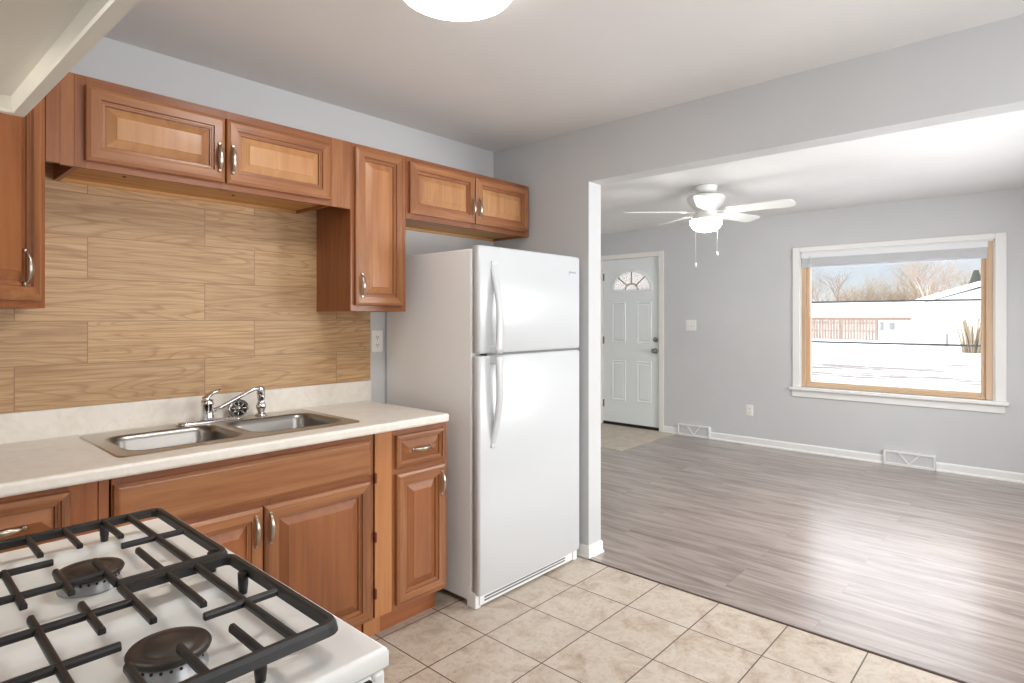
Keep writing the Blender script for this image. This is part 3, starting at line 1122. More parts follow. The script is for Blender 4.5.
mb.box(.4045, .4405, YU + .0002, YU + .019, ZS + .004, Z84)
mb.box(.4415, .4775, YU + .0002, YU + .019, ZS + .001, Z84)
f = mb.build('cabinet_filler', wood_side)
tag(f, 'wood filler strip between the corner wall cabinet and the sink wall cabinet', 'filler panel')

# diagonal corner wall cabinet
cor = thing('corner_wall_cabinet', 'corner wall cabinet with tall raised panel door left of the backsplash', 'cabinet', (XC, YA, ZT), 'wall cabinets')
xr, yl = .403, 2.055
plan = [(XC + .001, YA - .001), (XC + .001, yl), (XC + DEP - .014, yl), (xr, YU + .014), (xr, YA - .001)]
mb = MB()
mb.loft([[(x, y, ZT) for x, y in plan], [(x, y, Z84) for x, y in plan]], cap0=True, cap1=True, smooth=False)
mb.build('carcass', wood_side, cor)
s2 = math.sqrt(.5)
pL = Vector((XC + DEP, yl, ZT))
pR = Vector((xr, YU, ZT))
fw = (pR - pL).length
ud = (pR - pL).normalized()
M = frame_mat(pL, ud, (0, 0, 1), (ud.y, -ud.x, 0))
H = Z84 - ZT
face_frame(cor, M, fw, H, [(0, .030), (fw - .030, fw)], [(0, .03, .03, fw - .03), (H - .03, H, .03, fw - .03)])
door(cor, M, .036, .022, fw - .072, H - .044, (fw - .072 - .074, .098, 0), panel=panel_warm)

# base cabinets
YBF = 2.050
def base_carcass(t, x0, x1, hollow=False):
    mb = MB()
    yb = YA - .001
    if hollow:
        mb.box(x0, x0 + .016, YBF + .019, yb, .115, .876, 0)
        mb.box(x1 - .016, x1, YBF + .019, yb, .115, .876, 0)
        mb.box(x0 + .016, x1 - .016, YBF + .019, yb, .115, .131, 0)
        mb.box(x0 + .016, x1 - .016, yb - .006, yb, .131, .876, 0)
    else:
        mb.box(x0, x1, YBF + .019, yb, .115, .876, 0)
    mb.build('carcass', wood_side, t)
    MB().box(x0, x1, 2.133, 2.152, 0, .115).build('toe_kick', wood_kick, t)


sinkc = thing('base_cabinet', 'wide sink base cabinet with false drawer front and two doors', 'cabinet', (.505, YA, 0), 'base cabinets')
x0, x1 = .505, 1.415
base_carcass(sinkc, x0, x1, True)
M = facing_south(x0, YBF, .115)
W, H = x1 - x0, .876 - .115
face_frame(sinkc, M, W, H, [(0, .03), (W - .02, W), (W / 2 - .03, W / 2 + .03)], [(0, .03, .03, W - .02), (H - .032, H, .03, W - .02), (.555, .605, .03, W - .02)])
# plain bevelled false front
mb = MB()
w, h = .886, .142
rg = []
for ins, d in ((0, 0), (0, .012), (.010, .018), (.014, .019)):
    rg.append([(ins, ins, d), (w - ins, ins, d), (w - ins, h - ins, d), (ins, h - ins, d)])
mb.loft(rg, cap0=True, cap1=True, smooth=False)
mb.build('false_drawer_front', wood_h, sinkc, M @ Matrix.Translation((.510 - x0, .708 - .115, .0005)))
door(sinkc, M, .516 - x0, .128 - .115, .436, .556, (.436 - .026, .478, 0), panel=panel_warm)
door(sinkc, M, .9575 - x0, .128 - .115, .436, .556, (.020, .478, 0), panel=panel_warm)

nar = thing('base_cabinet', 'narrow base cabinet with one drawer and one door beside the refrigerator', 'cabinet', (1.508, YA, 0), 'base cabinets')
x0, x1 = 1.508, 1.812
base_carcass(nar, x0, x1)
M = facing_south(x0, YBF, .115)
W = x1 - x0
face_frame(nar, M, W, H, [(0, .028), (W - .028, W)], [(0, .03, .028, W - .028), (H - .032, H, .028, W - .028), (.555, .600, .028, W - .028)])
door(nar, M, 1.523 - x0, .708 - .115, .262, .140, (.131, .070, 90), 'drawer', panel_drawer, .012)
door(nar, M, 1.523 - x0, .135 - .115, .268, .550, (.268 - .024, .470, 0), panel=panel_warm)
f = MB()
f.box(1.4245, 1.5075, YBF + .0002, YBF + .019, .115, .876)
f.box(1.4245, 1.5075, 2.133, 2.152, 0, .115)
f = f.build('cabinet_filler', wood_filler)
tag(f, 'light orange wood filler between sink base cabinet and narrow base cabinet', 'filler panel')
# dark shadow gap with shelf clips between sink cabinet and filler is a real slot; hinge barrels show in it
lef = thing('base_cabinet', 'base cabinet with raised panel drawer behind the range at left', 'cabinet', (XC, YA, 0), 'base cabinets')
x0, x1 = XC + .001, .4995
base_carcass(lef, x0, x1)
M = facing_south(x0, YBF, .115)
W = x1 - x0
face_frame(lef, M, W, H, [(0, .30), (W - .100, W - .028), (W - .026, W)], [(0, .03, .30, W - .028), (H - .032, H, .30, W - .028), (.56, .60, .30, W - .028)])
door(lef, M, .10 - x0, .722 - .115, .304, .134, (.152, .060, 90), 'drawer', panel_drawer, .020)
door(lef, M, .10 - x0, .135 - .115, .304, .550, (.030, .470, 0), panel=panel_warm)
# hinges in the slot
hinge_m = mat('antique_hinge', lin(120, 60, 44), .5, .3)
for z in (.69, .45, .22):
    MB().box(1.4155, 1.4240, YBF - .016, YBF - .002, z - .02, z + .02, bev=.001).build('hinge', hinge_m, sinkc)

# ------------------------------------------------------------------ countertop, sink, faucet
SX0, SX1, SY0, SY1 = .540, 1.395, 2.105, 2.592
ct = thing('countertop', 'cream marbled laminate countertop with upstand along the back wall', 'countertop', (.8, YA, .876))
mb = MB()
xs = [XC + .001, SX0 + .012, SX1 - .012, 1.790]
ys = [2.004, SY0 + .012, SY1 - .012, YA - .0215]
for zz in (.914, .8762):
    for i in range(3):
        for j in range(3):
            if i == 1 and j == 1:
                continue
            q = [(xs[i], ys[j]), (xs[i + 1], ys[j]), (xs[i + 1], ys[j + 1]), (xs[i], ys[j + 1])]
            mb.face([mb.v((x, y, zz)) for x, y in q])
def wallq(a, b):
    mb.face([mb.v((a[0], a[1], .8762)), mb.v((b[0], b[1], .8762)), mb.v((b[0], b[1], .914)), mb.v((a[0], a[1], .914))])
for i in range(3):
    wallq((xs[i], ys[0]), (xs[i + 1], ys[0]))
    wallq((xs[i], ys[3]), (xs[i + 1], ys[3]))
    wallq((xs[0], ys[i]), (xs[0], ys[i + 1]))
    wallq((xs[3], ys[i]), (xs[3], ys[i + 1]))
wallq((xs[1], ys[1]), (xs[2], ys[1]))
wallq((xs[1], ys[2]), (xs[2], ys[2]))
wallq((xs[1], ys[1]), (xs[1], ys[2]))
wallq((xs[2], ys[1]), (xs[2], ys[2]))
top = mb.build('worktop', counter_mat, ct, bevel=.010, seg=3)
mb = MB()
mb.box(XC + .001, 1.815, YA - .021, YA - .001, .8762, 1.015)
mb.build('upstand', counter_mat, ct, bevel=.004)
# wood plank backsplash
bs = MB().box(XC + .001, 1.8165, YA - .0095, YA - .0005, 1.0155, 1.90).build('backsplash', splash_mat, world=True)
tag(bs, 'wood look plank tile backsplash on the wall above the sink', 'backsplash')

sk = thing('kitchen_sink', 'stainless steel double bowl sink set in the cream countertop', 'sink', (.97, 2.35, .914))
ZR = .9185
bowls = [(.582, .950, 2.150, 2.478), (.990, 1.355, 2.150, 2.478)]
mb = MB()
outer = rrect(SX0, SX1, SY0, SY1, .025, 5)
evs = []
loops = [outer] + [rrect(a, b, c_, d, .065, 7) for a, b, c_, d in bowls]
for lp in loops:
    vs = [mb.v((x, y, ZR)) for x, y in lp]
    evs += [mb.bm.edges.new((vs[i], vs[(i + 1) % len(vs)])) for i in range(len(vs))]
bmesh.ops.triangle_fill(mb.bm, use_beauty=True, use_dissolve=False, edges=evs)
mb.loft([[(x, y, ZR) for x, y in outer], [(x, y, .9142) for x, y in rrect(SX0 - .004, SX1 + .004, SY0 - .004, SY1 + .004, .027, 5)]])
mb.build('rim', steel, sk)
for a, b, c_, d in bowls:
    mb = MB()
    rg = []
    for ins, z, r in ((-.004, ZR + .0008, .067), (.0, ZR + .0006, .065), (.006, ZR - .004, .062), (.012, ZR - .02, .06), (.022, ZR - .12, .055), (.030, ZR - .145, .05), (.055, ZR - .162, .045), (.10, ZR - .168, .03)):
        rg.append([(x, y, z) for x, y in rrect(a + ins, b - ins, c_ + ins, d - ins, r, 7)])
    mb.loft(rg, cap1=True)
    o = mb.build('bowl', bowl_steel, sk)
    xm, ym = (a + b) / 2, (c_ + d) / 2
    mb = MB()
    mb.lathe([(.042, ZR - .166), (.040, ZR - .164), (.030, ZR - .169), (.0, ZR - .170)], xm, ym, 24)
    mb.build('drain', chrome, sk)

fa = thing('faucet', 'chrome single lever faucet on the sink deck', 'faucet', (.967, 2.535, ZR))
mb = MB()
rg = []
for ins, z in ((0, ZR + .0005), (.001, ZR + .007), (.006, ZR + .011), (.014, ZR + .013)):
    rg.append([(x, y, z) for x, y in rrect(.840 + ins, 1.094 - ins, 2.506 + ins, 2.564 - ins, .0285 - ins, 6)])
mb.loft(rg, cap0=True, cap1=True)
mb.build('deck_plate', chrome, fa)
fx, fy = .957, 2.535
mb = MB()
mb.lathe([(.027, ZR + .012), (.025, ZR + .02), (.0225, ZR + .03), (.022, ZR + .065), (.024, ZR + .072), (.024, ZR + .082), (.020, ZR + .092), (.0, ZR + .098)], fx, fy, 24)
mb.build('body', chrome, fa)
mb = MB()
mb.tube([(fx - .004, fy, ZR + .080), (fx - .008, fy, ZR + .096), (fx + .004, fy - .002, ZR + .110), (fx + .030, fy - .005, ZR + .124), (fx + .050, fy - .006, ZR + .130)],
        [.021, .020, .016, .011, .007], 12, sx=.6)
mb.build('lever_handle', chrome, fa)
mb = MB()
sx_e, sy_e = 1.158, 2.515
mb.tube([(fx + .010, fy, ZR + .040), (fx + .05, fy - .004, ZR + .056), (1.12, fy - .016, ZR + .112), (1.142, fy - .018, ZR + .120), (1.158, sy_e, ZR + .121)], [.009, .0085, .0078, .0078, .0078], 14)
mb.build('spout', chrome, fa)
mb = MB()
mb.lathe([(.0, ZR + .134), (.011, ZR + .131), (.014, ZR + .122), (.0135, ZR + .098), (.011, ZR + .094), (.0, ZR + .094)], sx_e + .006, sy_e, 20)
mb.build('aerator', chrome, fa)
sp_ = thing('side_sprayer', 'chrome side sprayer upright on the sink deck right of the faucet', 'sprayer', (1.182, 2.545, ZR))
mb = MB()
mb.lathe([(.026, ZR + .0005), (.026, ZR + .004), (.021, ZR + .010), (.016, ZR + .014), (.0, ZR + .014)], 1.182, 2.545, 24, cap0=True)
mb.build('escutcheon', chrome, sp_)
mb = MB()
mb.lathe([(.013, ZR + .012), (.014, ZR + .02), (.020, ZR + .034), (.021, ZR + .045), (.016, ZR + .056), (.0135, ZR + .064), (.015, ZR + .070), (.0165, ZR + .078), (.0165, ZR + .112), (.013, ZR + .124), (.0, ZR + .127)], 1.182, 2.545, 24)
mb.build('spray_head', chrome, sp_)
# basket strainer leaning on the deck
K = Matrix.Translation((1.102, 2.583, ZR + .036)) @ Matrix.Rotation(R(-28), 4, 'Z') @ Matrix.Rotation(R(62), 4, 'X')
stn = thing('sink_strainer', 'round metal basket strainer propped on edge behind the sink', 'strainer', (1.102, 2.583, ZR))
mb = MB()
mb.lathe([(.040, -.002), (.041, .0), (.040, .003), (.036, .004), (.033, -.001), (.028, -.004)], n=32, M=K)
mb.build('rim', dark_chrome, stn)
mb = MB()
mb.lathe([(.033, -.001), (.026, -.004), (.024, -.020), (.0, -.022)], n=32, M=K)
mb.build('basket', dark_chrome, stn)
mb = MB()
mb.lathe([(.0, .012), (.008, .011), (.010, .006), (.005, .002), (.004, -.02)], n=16, M=K)
for a in range(8):
    ca, sa = math.cos(a * PI / 4), math.sin(a * PI / 4)
    mb.tube([K @ Vector((.008 * ca, .008 * sa, -.001)), K @ Vector((.032 * ca, .032 * sa, .001))], .0022, 6)
mb.build('knob', chrome, stn)

# ------------------------------------------------------------------ refrigerator
fr = thing('refrigerator', 'white top freezer refrigerator standing between counter and doorway wall', 'refrigerator', (2.31, 2.3, 0))
FX0, FX1, FYF, FYB, FYD = 1.915, 2.699, 1.996, 2.655, 1.944
mb = MB()
mb.box(FX0, FX1, FYF, FYB, .028, 1.6625, bev=.006)
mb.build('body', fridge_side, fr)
def fdoor(name, z0, z1):
    mb = MB()
    bow = .006
    n = 16
    sec = []
    # plan section: rounded front corners and a slight bow
    pts = [(FX0, FYF - .010)]
    for i in range(7):
        a = R(180 + 90 * i / 6)
        pts.append((FX0 + .014 + .014 * math.cos(a), FYD + .014 + .014 * math.sin(a)))
    for i in range(1, n):
        tt = i / n
        pts.append((FX0 + .014 + (FX1 - FX0 - .028) * tt, FYD - bow * (1 - (2 * tt - 1) ** 2)))
    for i in range(7):
        a = R(270 + 90 * i / 6)
        pts.append((FX1 - .014 + .014 * math.cos(a), FYD + .014 + .014 * math.sin(a)))
    pts.append((FX1, FYF - .010))
    cx = (FX0 + FX1) / 2
    def ring(z, ins):
        return [(cx + (x - cx) * (1 - ins / .4), y + (ins if y < FYF - .012 else 0), z) for x, y in pts]
    mb.loft([ring(z0, .008), ring(z0 + .003, .003), ring(z0 + .009, 0), ring(z1 - .009, 0), ring(z1 - .003, .003), ring(z1, .008)], cap0=True, cap1=True)
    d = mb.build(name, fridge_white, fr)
    return d
zsp = 1.171
fd = fdoor('freezer_door', zsp + .005, 1.676)
rd = fdoor('refrigerator_door', .062, zsp - .006)
MB().box(FX0 + .012, FX1 - .012, FYF - .011, FYF - .0005, .07, zsp - .012).build('door_gasket', mat('gasket', lin(206, 204, 200), .6), rd)
MB().box(FX0 + .012, FX1 - .012, FYF - .011, FYF - .0005, zsp + .012, 1.658).build('door_gasket', bpy.data.materials['gasket'], fd)
MB().box(FX0 + .06, FX1 - .01, FYD + .008, FYF, zsp - .010, zsp + .009).build('door_divider', grey_plastic, fr)
def fhandle(parent, za, zb):
    """za: end on the door, zb: end at the split standing off"""
    mb = MB()
    n = 18
    rings = []
    for i in range(n + 1):
        t = i / n
        z = za + (zb - za) * t
        off = .004 + .046 * math.sin(PI / 2 * min(1, t * 1.5)) ** 1.1
        xw = .017 + .004 * t
        x = 2.004 + .006 * math.sin(PI * t)
        th = .013
        y = FYD - off
        rings.append([(x - xw, y + th, z), (x - xw * .9, y + .003, z), (x - xw * .45, y - .001, z), (x + xw * .45, y - .001, z), (x + xw * .9, y + .003, z), (x + xw, y + th, z), (x, y + th + .002, z)])
    mb.loft(rings, cap0=True, cap1=True)
    s_ = 1 if zb > za else -1
    mb.box(2.004 - .020, 2.004 + .020, FYD - .045, FYD + .004, min(zb, zb - s_ * .035), max(zb, zb - s_ * .035), bev=.004)
    mb.box(2.004 - .016, 2.004 + .016, FYD - .010, FYD + .004, min(za, za + s_ * .02), max(za, za + s_ * .02), bev=.003)
    mb.build('handle', fridge_white, parent)
fhandle(fd, 1.605, zsp + .006)
fhandle(rd, .735, zsp - .008)
# badge: small silver maker's plate with a script line
mb = MB()
bx, bz = 2.622, 1.583
mb.box(bx - .030, bx - .026, FYD - .0045, FYD + .004, bz - .012, bz + .010)
for i, (du, hh) in enumerate(((0, .011), (.007, .006), (.013, .008), (.020, .005), (.026, .006), (.033, .008), (.040, .005), (.047, .007))):
    mb.box(bx - .020 + du, bx - .016 + du, FYD - .0042, FYD + .004, bz + .0005, bz + .0005 + hh)
mb.build('badge', mat('badge_silver', lin(186, 188, 190), .35, .6), fd)
MB().box(FX1 - .10, FX1 - .03, FYF + .002, FYF + .06, 1.663, 1.680, bev=.005).build('hinge_cover', fridge_white, fr)
mb = MB()
mb.box(FX0 + .02, FX1 - .05, FYF - .036, FYF - .001, .012, .058, bev=.004)
gr = mb.build('base_grille', fridge_side, fr)
mb = MB()
for z in (.030, .044):
    mb.box(FX0 + .05, FX1 - .12, FYF - .038, FYF - .0355, z - .003, z + .004)
mb.build('grille_slot', grey_plastic, gr)
MB().box(FX0 - .0015, FX0 + .035, FYF - .030, FYF + .03, .0, .075, bev=.005).build('foot', fridge_side, fr)
MB().box(FX1 - .035, FX1 + .0015, FYF - .030, FYF + .03, .0, .058, bev=.005).build('foot', fridge_side, fr)
MB().box(FX0 + .01, FX0 + .04, FYB - .06, FYB - .02, 0, .03).build('foot', fridge_side, fr)
MB().box(FX1 - .04, FX1 - .01, FYB - .06, FYB - .02, 0, .03).build('foot', fridge_side, fr)

# ------------------------------------------------------------------ range
rg_ = thing('gas_range', 'white gas range with black grates in the left foreground', 'range', (.13, 1.03, 0))
RX0, RX1, RY0, RY1 = -.190, .466, .640, 1.420
MB().box(RX0, RX1 - .022, RY0 + .004, RY1 - .004, .09, .884, bev=.004).build('body', white_enamel, rg_)
MB().box(RX0 + .03, RX1 - .08, RY0 + .02, RY1 - .02, 0, .09).build('base', dark_gap, rg_)
ss = lambda t: max(0, min(1, t)) ** 2 * (3 - 2 * max(0, min(1, t)))
def cook_h(x, y):
    z = .914
    for a, b in ((.700, .985), (1.045, 1.330)):
        dx = min(x - (RX0 + .05), .405 - x)
        dy = min(y - a, b - y)
        z -= .008 * ss(dx / .028) * ss(dy / .028)
    return z
mb = MB()
nx, ny = 66, 78
gx = [RX0 + .006 + (RX1 - .012 - RX0) * i / nx for i in range(nx + 1)]
gy = [RY0 + .006 + (RY1 - .012 - RY0) * j / ny for j in range(ny + 1)]
gv = [[mb.v((x, y, cook_h(x, y))) for y in gy] for x in gx]
for i in range(nx):
    for j in range(ny):
        mb.face([gv[i][j], gv[i + 1][j], gv[i + 1][j + 1], gv[i][j + 1]], 0, True)
def ct_ring(ins, z):
    r = []
    a, b, c_, d = RX0 + ins, RX1 - ins, RY0 + ins, RY1 - ins
    return [(a, c_, z), (b, c_, z), (b, d, z), (a, d, z)]
mb2 = [(.006, .914), (.0022, .9125), (0, .908), (0, .890), (.002, .8865), (.006, .885)]
x_a, x_b, y_a, y_b = gx[0], gx[-1], gy[0], gy[-1]
mb.loft([[(x_a - .006 + ins, y_a - .006 + ins, z), (x_b + .006 - ins, y_a - .006 + ins, z), (x_b + .006 - ins, y_b + .006 - ins, z), (x_a - .006 + ins, y_b + .006 - ins, z)] for ins, z in mb2], cap1=True)
mb.build('cooktop', white_enamel, rg_)
# front: control panel, knobs, oven door, drawer
M = facing_east(RY0 + .004, RX1 - .022, 0)
WR = RY1 - RY0 - .008
MB().box(0, WR, .790, .884, .0005, .020, bev=.005).build('control_panel', white_enamel, rg_, M)
for u in (.09, .19, .38, .57, .67):
    mb = MB()
    mb.lathe([(.026, .0), (.026, .006), (.021, .010), (.019, .026), (.0, .028)], n=24)
    mb.box(-.004, .004, -.020, .020, .01, .031, bev=.002)
    mb.build('knob', white_enamel, rg_, M @ Matrix.Translation((u, .838, .020)))
od = MB().box(.004, WR - .004, .255, .785, .0005, .022, bev=.006).build('oven_door', white_enamel, rg_, M)
MB().box(.12, WR - .12, .36, .64, .0222, .0245, bev=.001).build('oven_window', mat('oven_glass', lin(20, 20, 22), .1), od, M)
mb = MB()
mb.tube([(.06, .735, .022), (.06, .735, .055), (.08, .735, .062), (WR - .08, .735, .062), (WR - .06, .735, .055), (WR - .06, .735, .022)], .011, 12)
mb.build('handle', white_enamel, od, M)
MB().box(.004, WR - .004, .095, .250, .0005, .020, bev=.006).build('drawer', white_enamel, rg_, M)
MB().box(.425, .440, RY0 - .0015, RY0 + .01, .868, .881, bev=.001).build('side_clip', dark_gap, rg_)

# burners
BXs = (.252, .054)
BYs = (1.158, .813)
for by in BYs:
    for bx_ in ((.2560, .050) if by > 1 else (.2620, .044)):
        z0 = .9062
        mb = MB()
        mb.lathe([(.044, z0), (.0435, z0 + .003), (.041, z0 + .006), (.040, z0 + .020), (.036, z0 + .021), (.0, z0 + .021)], bx_, by, 36, cap0=True)
        for k in range(24):
            a = 2 * PI * k / 24
            ca, sa = math.cos(a), math.sin(a)
            mb.tube([(bx_ + .039 * ca, by + .039 * sa, z0 + .0155), (bx_ + .0415 * ca, by + .0415 * sa, z0 + .0155)], .002, 6, 1)
        bb = mb.build('burner', [alu, dark_gap], rg_)
        mb = MB()
        mb.lathe([(.041, z0 + .0205), (.046, z0 + .0215), (.0475, z0 + .0255), (.0455, z0 + .0285), (.035, z0 + .0295), (.030, z0 + .0275), (.0275, z0 + .0300), (.0, z0 + .0315)], bx_, by, 40, cap0=True)
        mb.build('burner_cap', cap_iron, bb)
        mb = MB()
        mb.cyl((bx_ - .03, by + .034, z0 + .004), (bx_ - .03, by + .034, z0 + .018), .0035, n=8)
        mb.build('igniter', plate_white, bb)

# grates: two, each covering a front and a back burner
GZ = .955
MIR = .306
def bar(mb, x0, y0, x1, y1, w=.0046, h=.010):
    """rounded-top straight bar on the grate plane"""
    d = Vector((x1 - x0, y1 - y0, 0)).normalized()
    prof = [(-w, -h), (-w, -.004), (-w * .6, 0), (w * .6, 0), (w, -.004), (w, -h)]
    mb.sweep([(x0, y0, GZ), (x1, y1, GZ)], prof)


def grate(label, ya, yb, by):
    """ya near edge, yb far edge, by burner centre"""
    t = thing('burner_grate', label, 'grate', (.153, (ya + yb) / 2, .914), 'cast iron grates on the range')
    mb = MB()
    xo, xi = .414, MIR - .414
    yi, yo = (ya, yb) if yb > 1.2 else (yb, ya)
    full = rrect(xi, xo, min(ya, yb), max(ya, yb), .014, 4)
    # the frame runs round the outside and stops at two stubs on the inner side
    cor = lambda cx, cy, a0: [(cx + .014 * math.cos(R(a0 + 22.5 * q)), cy + .014 * math.sin(R(a0 + 22.5 * q))) for q in range(5)]
    if yb > 1.2:
        path = [(MIR - .259, ya)] + cor(xi + .014, ya + .014, 180)[::-1] + cor(xi + .014, yb - .014, 90)[::-1] + cor(xo - .014, yb - .014, 0)[::-1] + cor(xo - .014, ya + .014, 270)[::-1] + [(.259, ya)]
    else:
        path = [(.259, yb)] + cor(xo - .014, yb - .014, 0)[::-1] + cor(xo - .014, ya + .014, 270)[::-1] + cor(xi + .014, ya + .014, 180)[::-1] + cor(xi + .014, yb - .014, 90)[::-1] + [(MIR - .259, yb)]
    prof = [(-.0060, -.015), (-.0060, -.003), (-.0035, 0), (.0030, 0), (.0060, -.005), (.0085, -.015)]
    mb.sweep([(x, y, GZ) for x, y in path], [(-s_, u_) for s_, u_ in prof][::-1])
    mb.build('frame', iron, t)
    mb = MB()
    far = yb > 1.2
    # long bars parallel to x at both sides of the burner
    inner = ya + .057 if far else yb - .060
    for fx_ in (lambda x: x, lambda x: MIR - x):
        q = lambda x0, y0, x1, y1: bar(mb, fx_(x0), y0, fx_(x1), y1)
        outer_y = yb if far else ya
        sg = 1 if far else -1
        q(.361, outer_y, .361, ya if far else yb)                       # long bar near the front
        q(.405, by + .055 if far else by + .035, .306, by + .055 if far else by + .035)
        for x in (.205, .259, .320):                                    # fingers from the outer edge
            q(x, outer_y, x, outer_y - sg * (.115 if far else .088))
        q(.320, ya if far else yb, .320, ya + .124 if far else yb - .142)
        q(.259, ya if far else yb, .259, ya + .124 if far else yb - .140)
        q(.207, inner - sg * .042, .207, inner + sg * .062)
        q(.153, inner - sg * .044, .153, by + .065 if far else by - .035)
    bar(mb, .259, inner, MIR - .259, inner)
    yy = by + .058 if far else by + .036
    bar(mb, .213, yy, MIR - .213, yy)
    mb.build('fingers', iron, t, bevel=.0015, seg=2)
    for x, y in ((.320, yb - .006 if far else ya + .008), (.404, ya + .03 if far else yb - .07), (MIR - .404, (ya + yb) / 2), (.0, yb if far else ya)):
        MB().tube([(x, y, GZ - .008), (x, y, .928), (x, y, .9145)], [.008, .0075, .006], 10).build('foot', iron, t)
    return t


grate('black cast iron grate on the far side of the range top near the counter', 1.0190, 1.350, 1.128)
grate('black cast iron grate on the near side of the range top, at the bottom edge', .682, 1.0005, .788)

# ------------------------------------------------------------------ range hood
hd = thing('range_hood', 'white under cabinet range hood overhead at the top left', 'range hood', (XC, 1.03, 1.715))
HX0, HX1, HY0, HY1, HZ = XC + .001, .213, .640, 1.420, 1.714
mb = MB()
def hr(i, z, f=0):
    return [(HX0 + i, HY0 + i, z), (HX1 - i - f, HY0 + i, z), (HX1 - i - f, HY1 - i, z), (HX0 + i, HY1 - i, z)]
TILT = lambda z, y: z + (y - 1.42) * .034
mb.loft([[(x, y, TILT(z, y)) for x, y, z in rr_] for rr_ in (hr(.0, 1.855, .10), hr(0, 1.80, .02), hr(0, HZ + .012), hr(.002, HZ), hr(.020, HZ), hr(.022, HZ + .004), hr(.024, HZ + .028))], cap0=True, smooth=False)
mb.build('shell', hood_white, hd)
mb = MB()
r2 = hr(.024, HZ + .028)
mb.loft([[(x, y, TILT(z + d_, y)) for x, y, z in r2] for d_ in (0, .004)], cap0=True, cap1=True, smooth=False)
mb.build('underside_panel', hood_white, hd)
MB().box(-.10, .10, .80, 1.10, HZ + .008, HZ + .014, bev=.002).build('grease_filter', mat('filter_aluminium', lin(170, 170, 168), .5, .8), hd)
MB().box(-.13, -.02, 1.14, 1.24, HZ - .002, HZ + .020, bev=.003).build('lamp_lens', hood_glow, hd)

# ------------------------------------------------------------------ kitchen ceiling light
kl = thing('ceiling_light', 'round glowing flush mount light on the kitchen ceiling', 'ceiling light', (1.235, 1.352, ZC))
mb = MB()
mb.lathe([(.185, ZC - .0005), (.185, ZC - .018), (.178, ZC - .022)], 1.235, 1.352, 48, cap0=True)
mb.build('mounting_ring', fan_white, kl)
mb = MB()
mb.lathe([(.178, ZC - .021), (.180, ZC - .055), (.172, ZC - .072)], 1.235, 1.352, 48, mi=1)
mb.lathe([(.172, ZC - .072), (.145, ZC - .083), (.09, ZC - .090), (.0, ZC - .092)], 1.235, 1.352, 48)
mb.build('glass_shade', [kitchen_glow, kitchen_glow_side], kl)

# ------------------------------------------------------------------ ceiling fan
CX, CY = 4.61, 2.08
fan = thing('ceiling_fan', 'white five blade ceiling fan with lit bowl hanging in the living room', 'ceiling fan', (CX, CY, ZC))
mb = MB()
mb.lathe([(.082, ZC - .0005), (.088, ZC - .008), (.086, ZC - .03), (.070, ZC - .055), (.030, ZC - .062)], CX, CY, 36, cap0=True, cap1=True)
mb.build('canopy', fan_white, fan)
mb = MB()
mb.lathe([(.028, ZC - .05), (.03, ZC - .075), (.10, ZC - .078), (.142, ZC - .085), (.148, ZC - .10), (.146, ZC - .115), (.128, ZC - .15), (.106, ZC - .178), (.085, ZC - .19), (.08, ZC - .205), (.0, ZC - .206)], CX, CY, 40)
mb.build('motor_housing', fan_white, fan)
for k in range(5):
    a = R(-85 + 72 * k)
    K = Matrix.Translation((CX, CY, 2.195)) @ Matrix.Rotation(a, 4, 'Z') @ Matrix.Rotation(R(-11.5), 4, 'X')
    mb = MB()
    prof = [(.17, .054), (.19, .060), (.40, .070), (.60, .075), (.640, .069), (.657, .050), (.662, .022)]
    upper = [(x, y) for x, y in prof]
    lowr = [(x, -y) for x, y in prof][::-1]
    pl = upper + lowr
    mb.loft([[(x, y, -.003) for x, y in pl], [(x, y, .003) for x, y in pl]], cap0=True, cap1=True, smooth=False)
    bld = mb.build('blade', fan_white, fan, K)
    mb = MB()
    mb.loft([[(x, y, z) for x, y in ((.07, .018), (.13, .014), (.19, .040), (.215, .040), (.235, .015), (.235, -.015), (.215, -.040), (.19, -.040), (.13, -.014), (.07, -.018))] for z in (-.009, -.0035)], cap0=True, cap1=True, smooth=False)
    mb.build('blade_iron', fan_white, bld, K)
mb = MB()
mb.lathe([(.078, 2.200), (.082, 2.175), (.10, 2.160), (.125, 2.140), (.130, 2.128), (.0, 2.128)], CX, CY, 36)
mb.build('light_fitter', fan_white, fan)
mb = MB()
mb.lathe([(.118, 2.127), (.124, 2.118), (.120, 2.095), (.104, 2.066), (.080, 2.048), (.045, 2.038), (.0, 2.036)], CX, CY, 36)
mb.build('glass_bowl', fan_glow, fan)
# pull chains: hang at either side of the bowl as seen from the kitchen
rt = Vector((.673, -.740, 0))
for off, zb in ((-.116, 1.765), (.056, 1.855)):
    p = Vector((CX, CY, 0)) + rt * off - Vector((.74, .673, 0)) * .105
    mb = MB()
    mb.tube([(p.x, p.y, 2.140), (p.x, p.y, zb)], .0022, 6)
    ch = mb.build('pull_chain', brass_chain, fan)
    mb = MB()
    mb.lathe([(.0, zb + .012), (.006, zb + .006), (.009, zb - .010), (.007, zb - .022), (.0, zb - .026)], p.x, p.y, 12)
    mb.build('chain_knob', fan_white, ch)

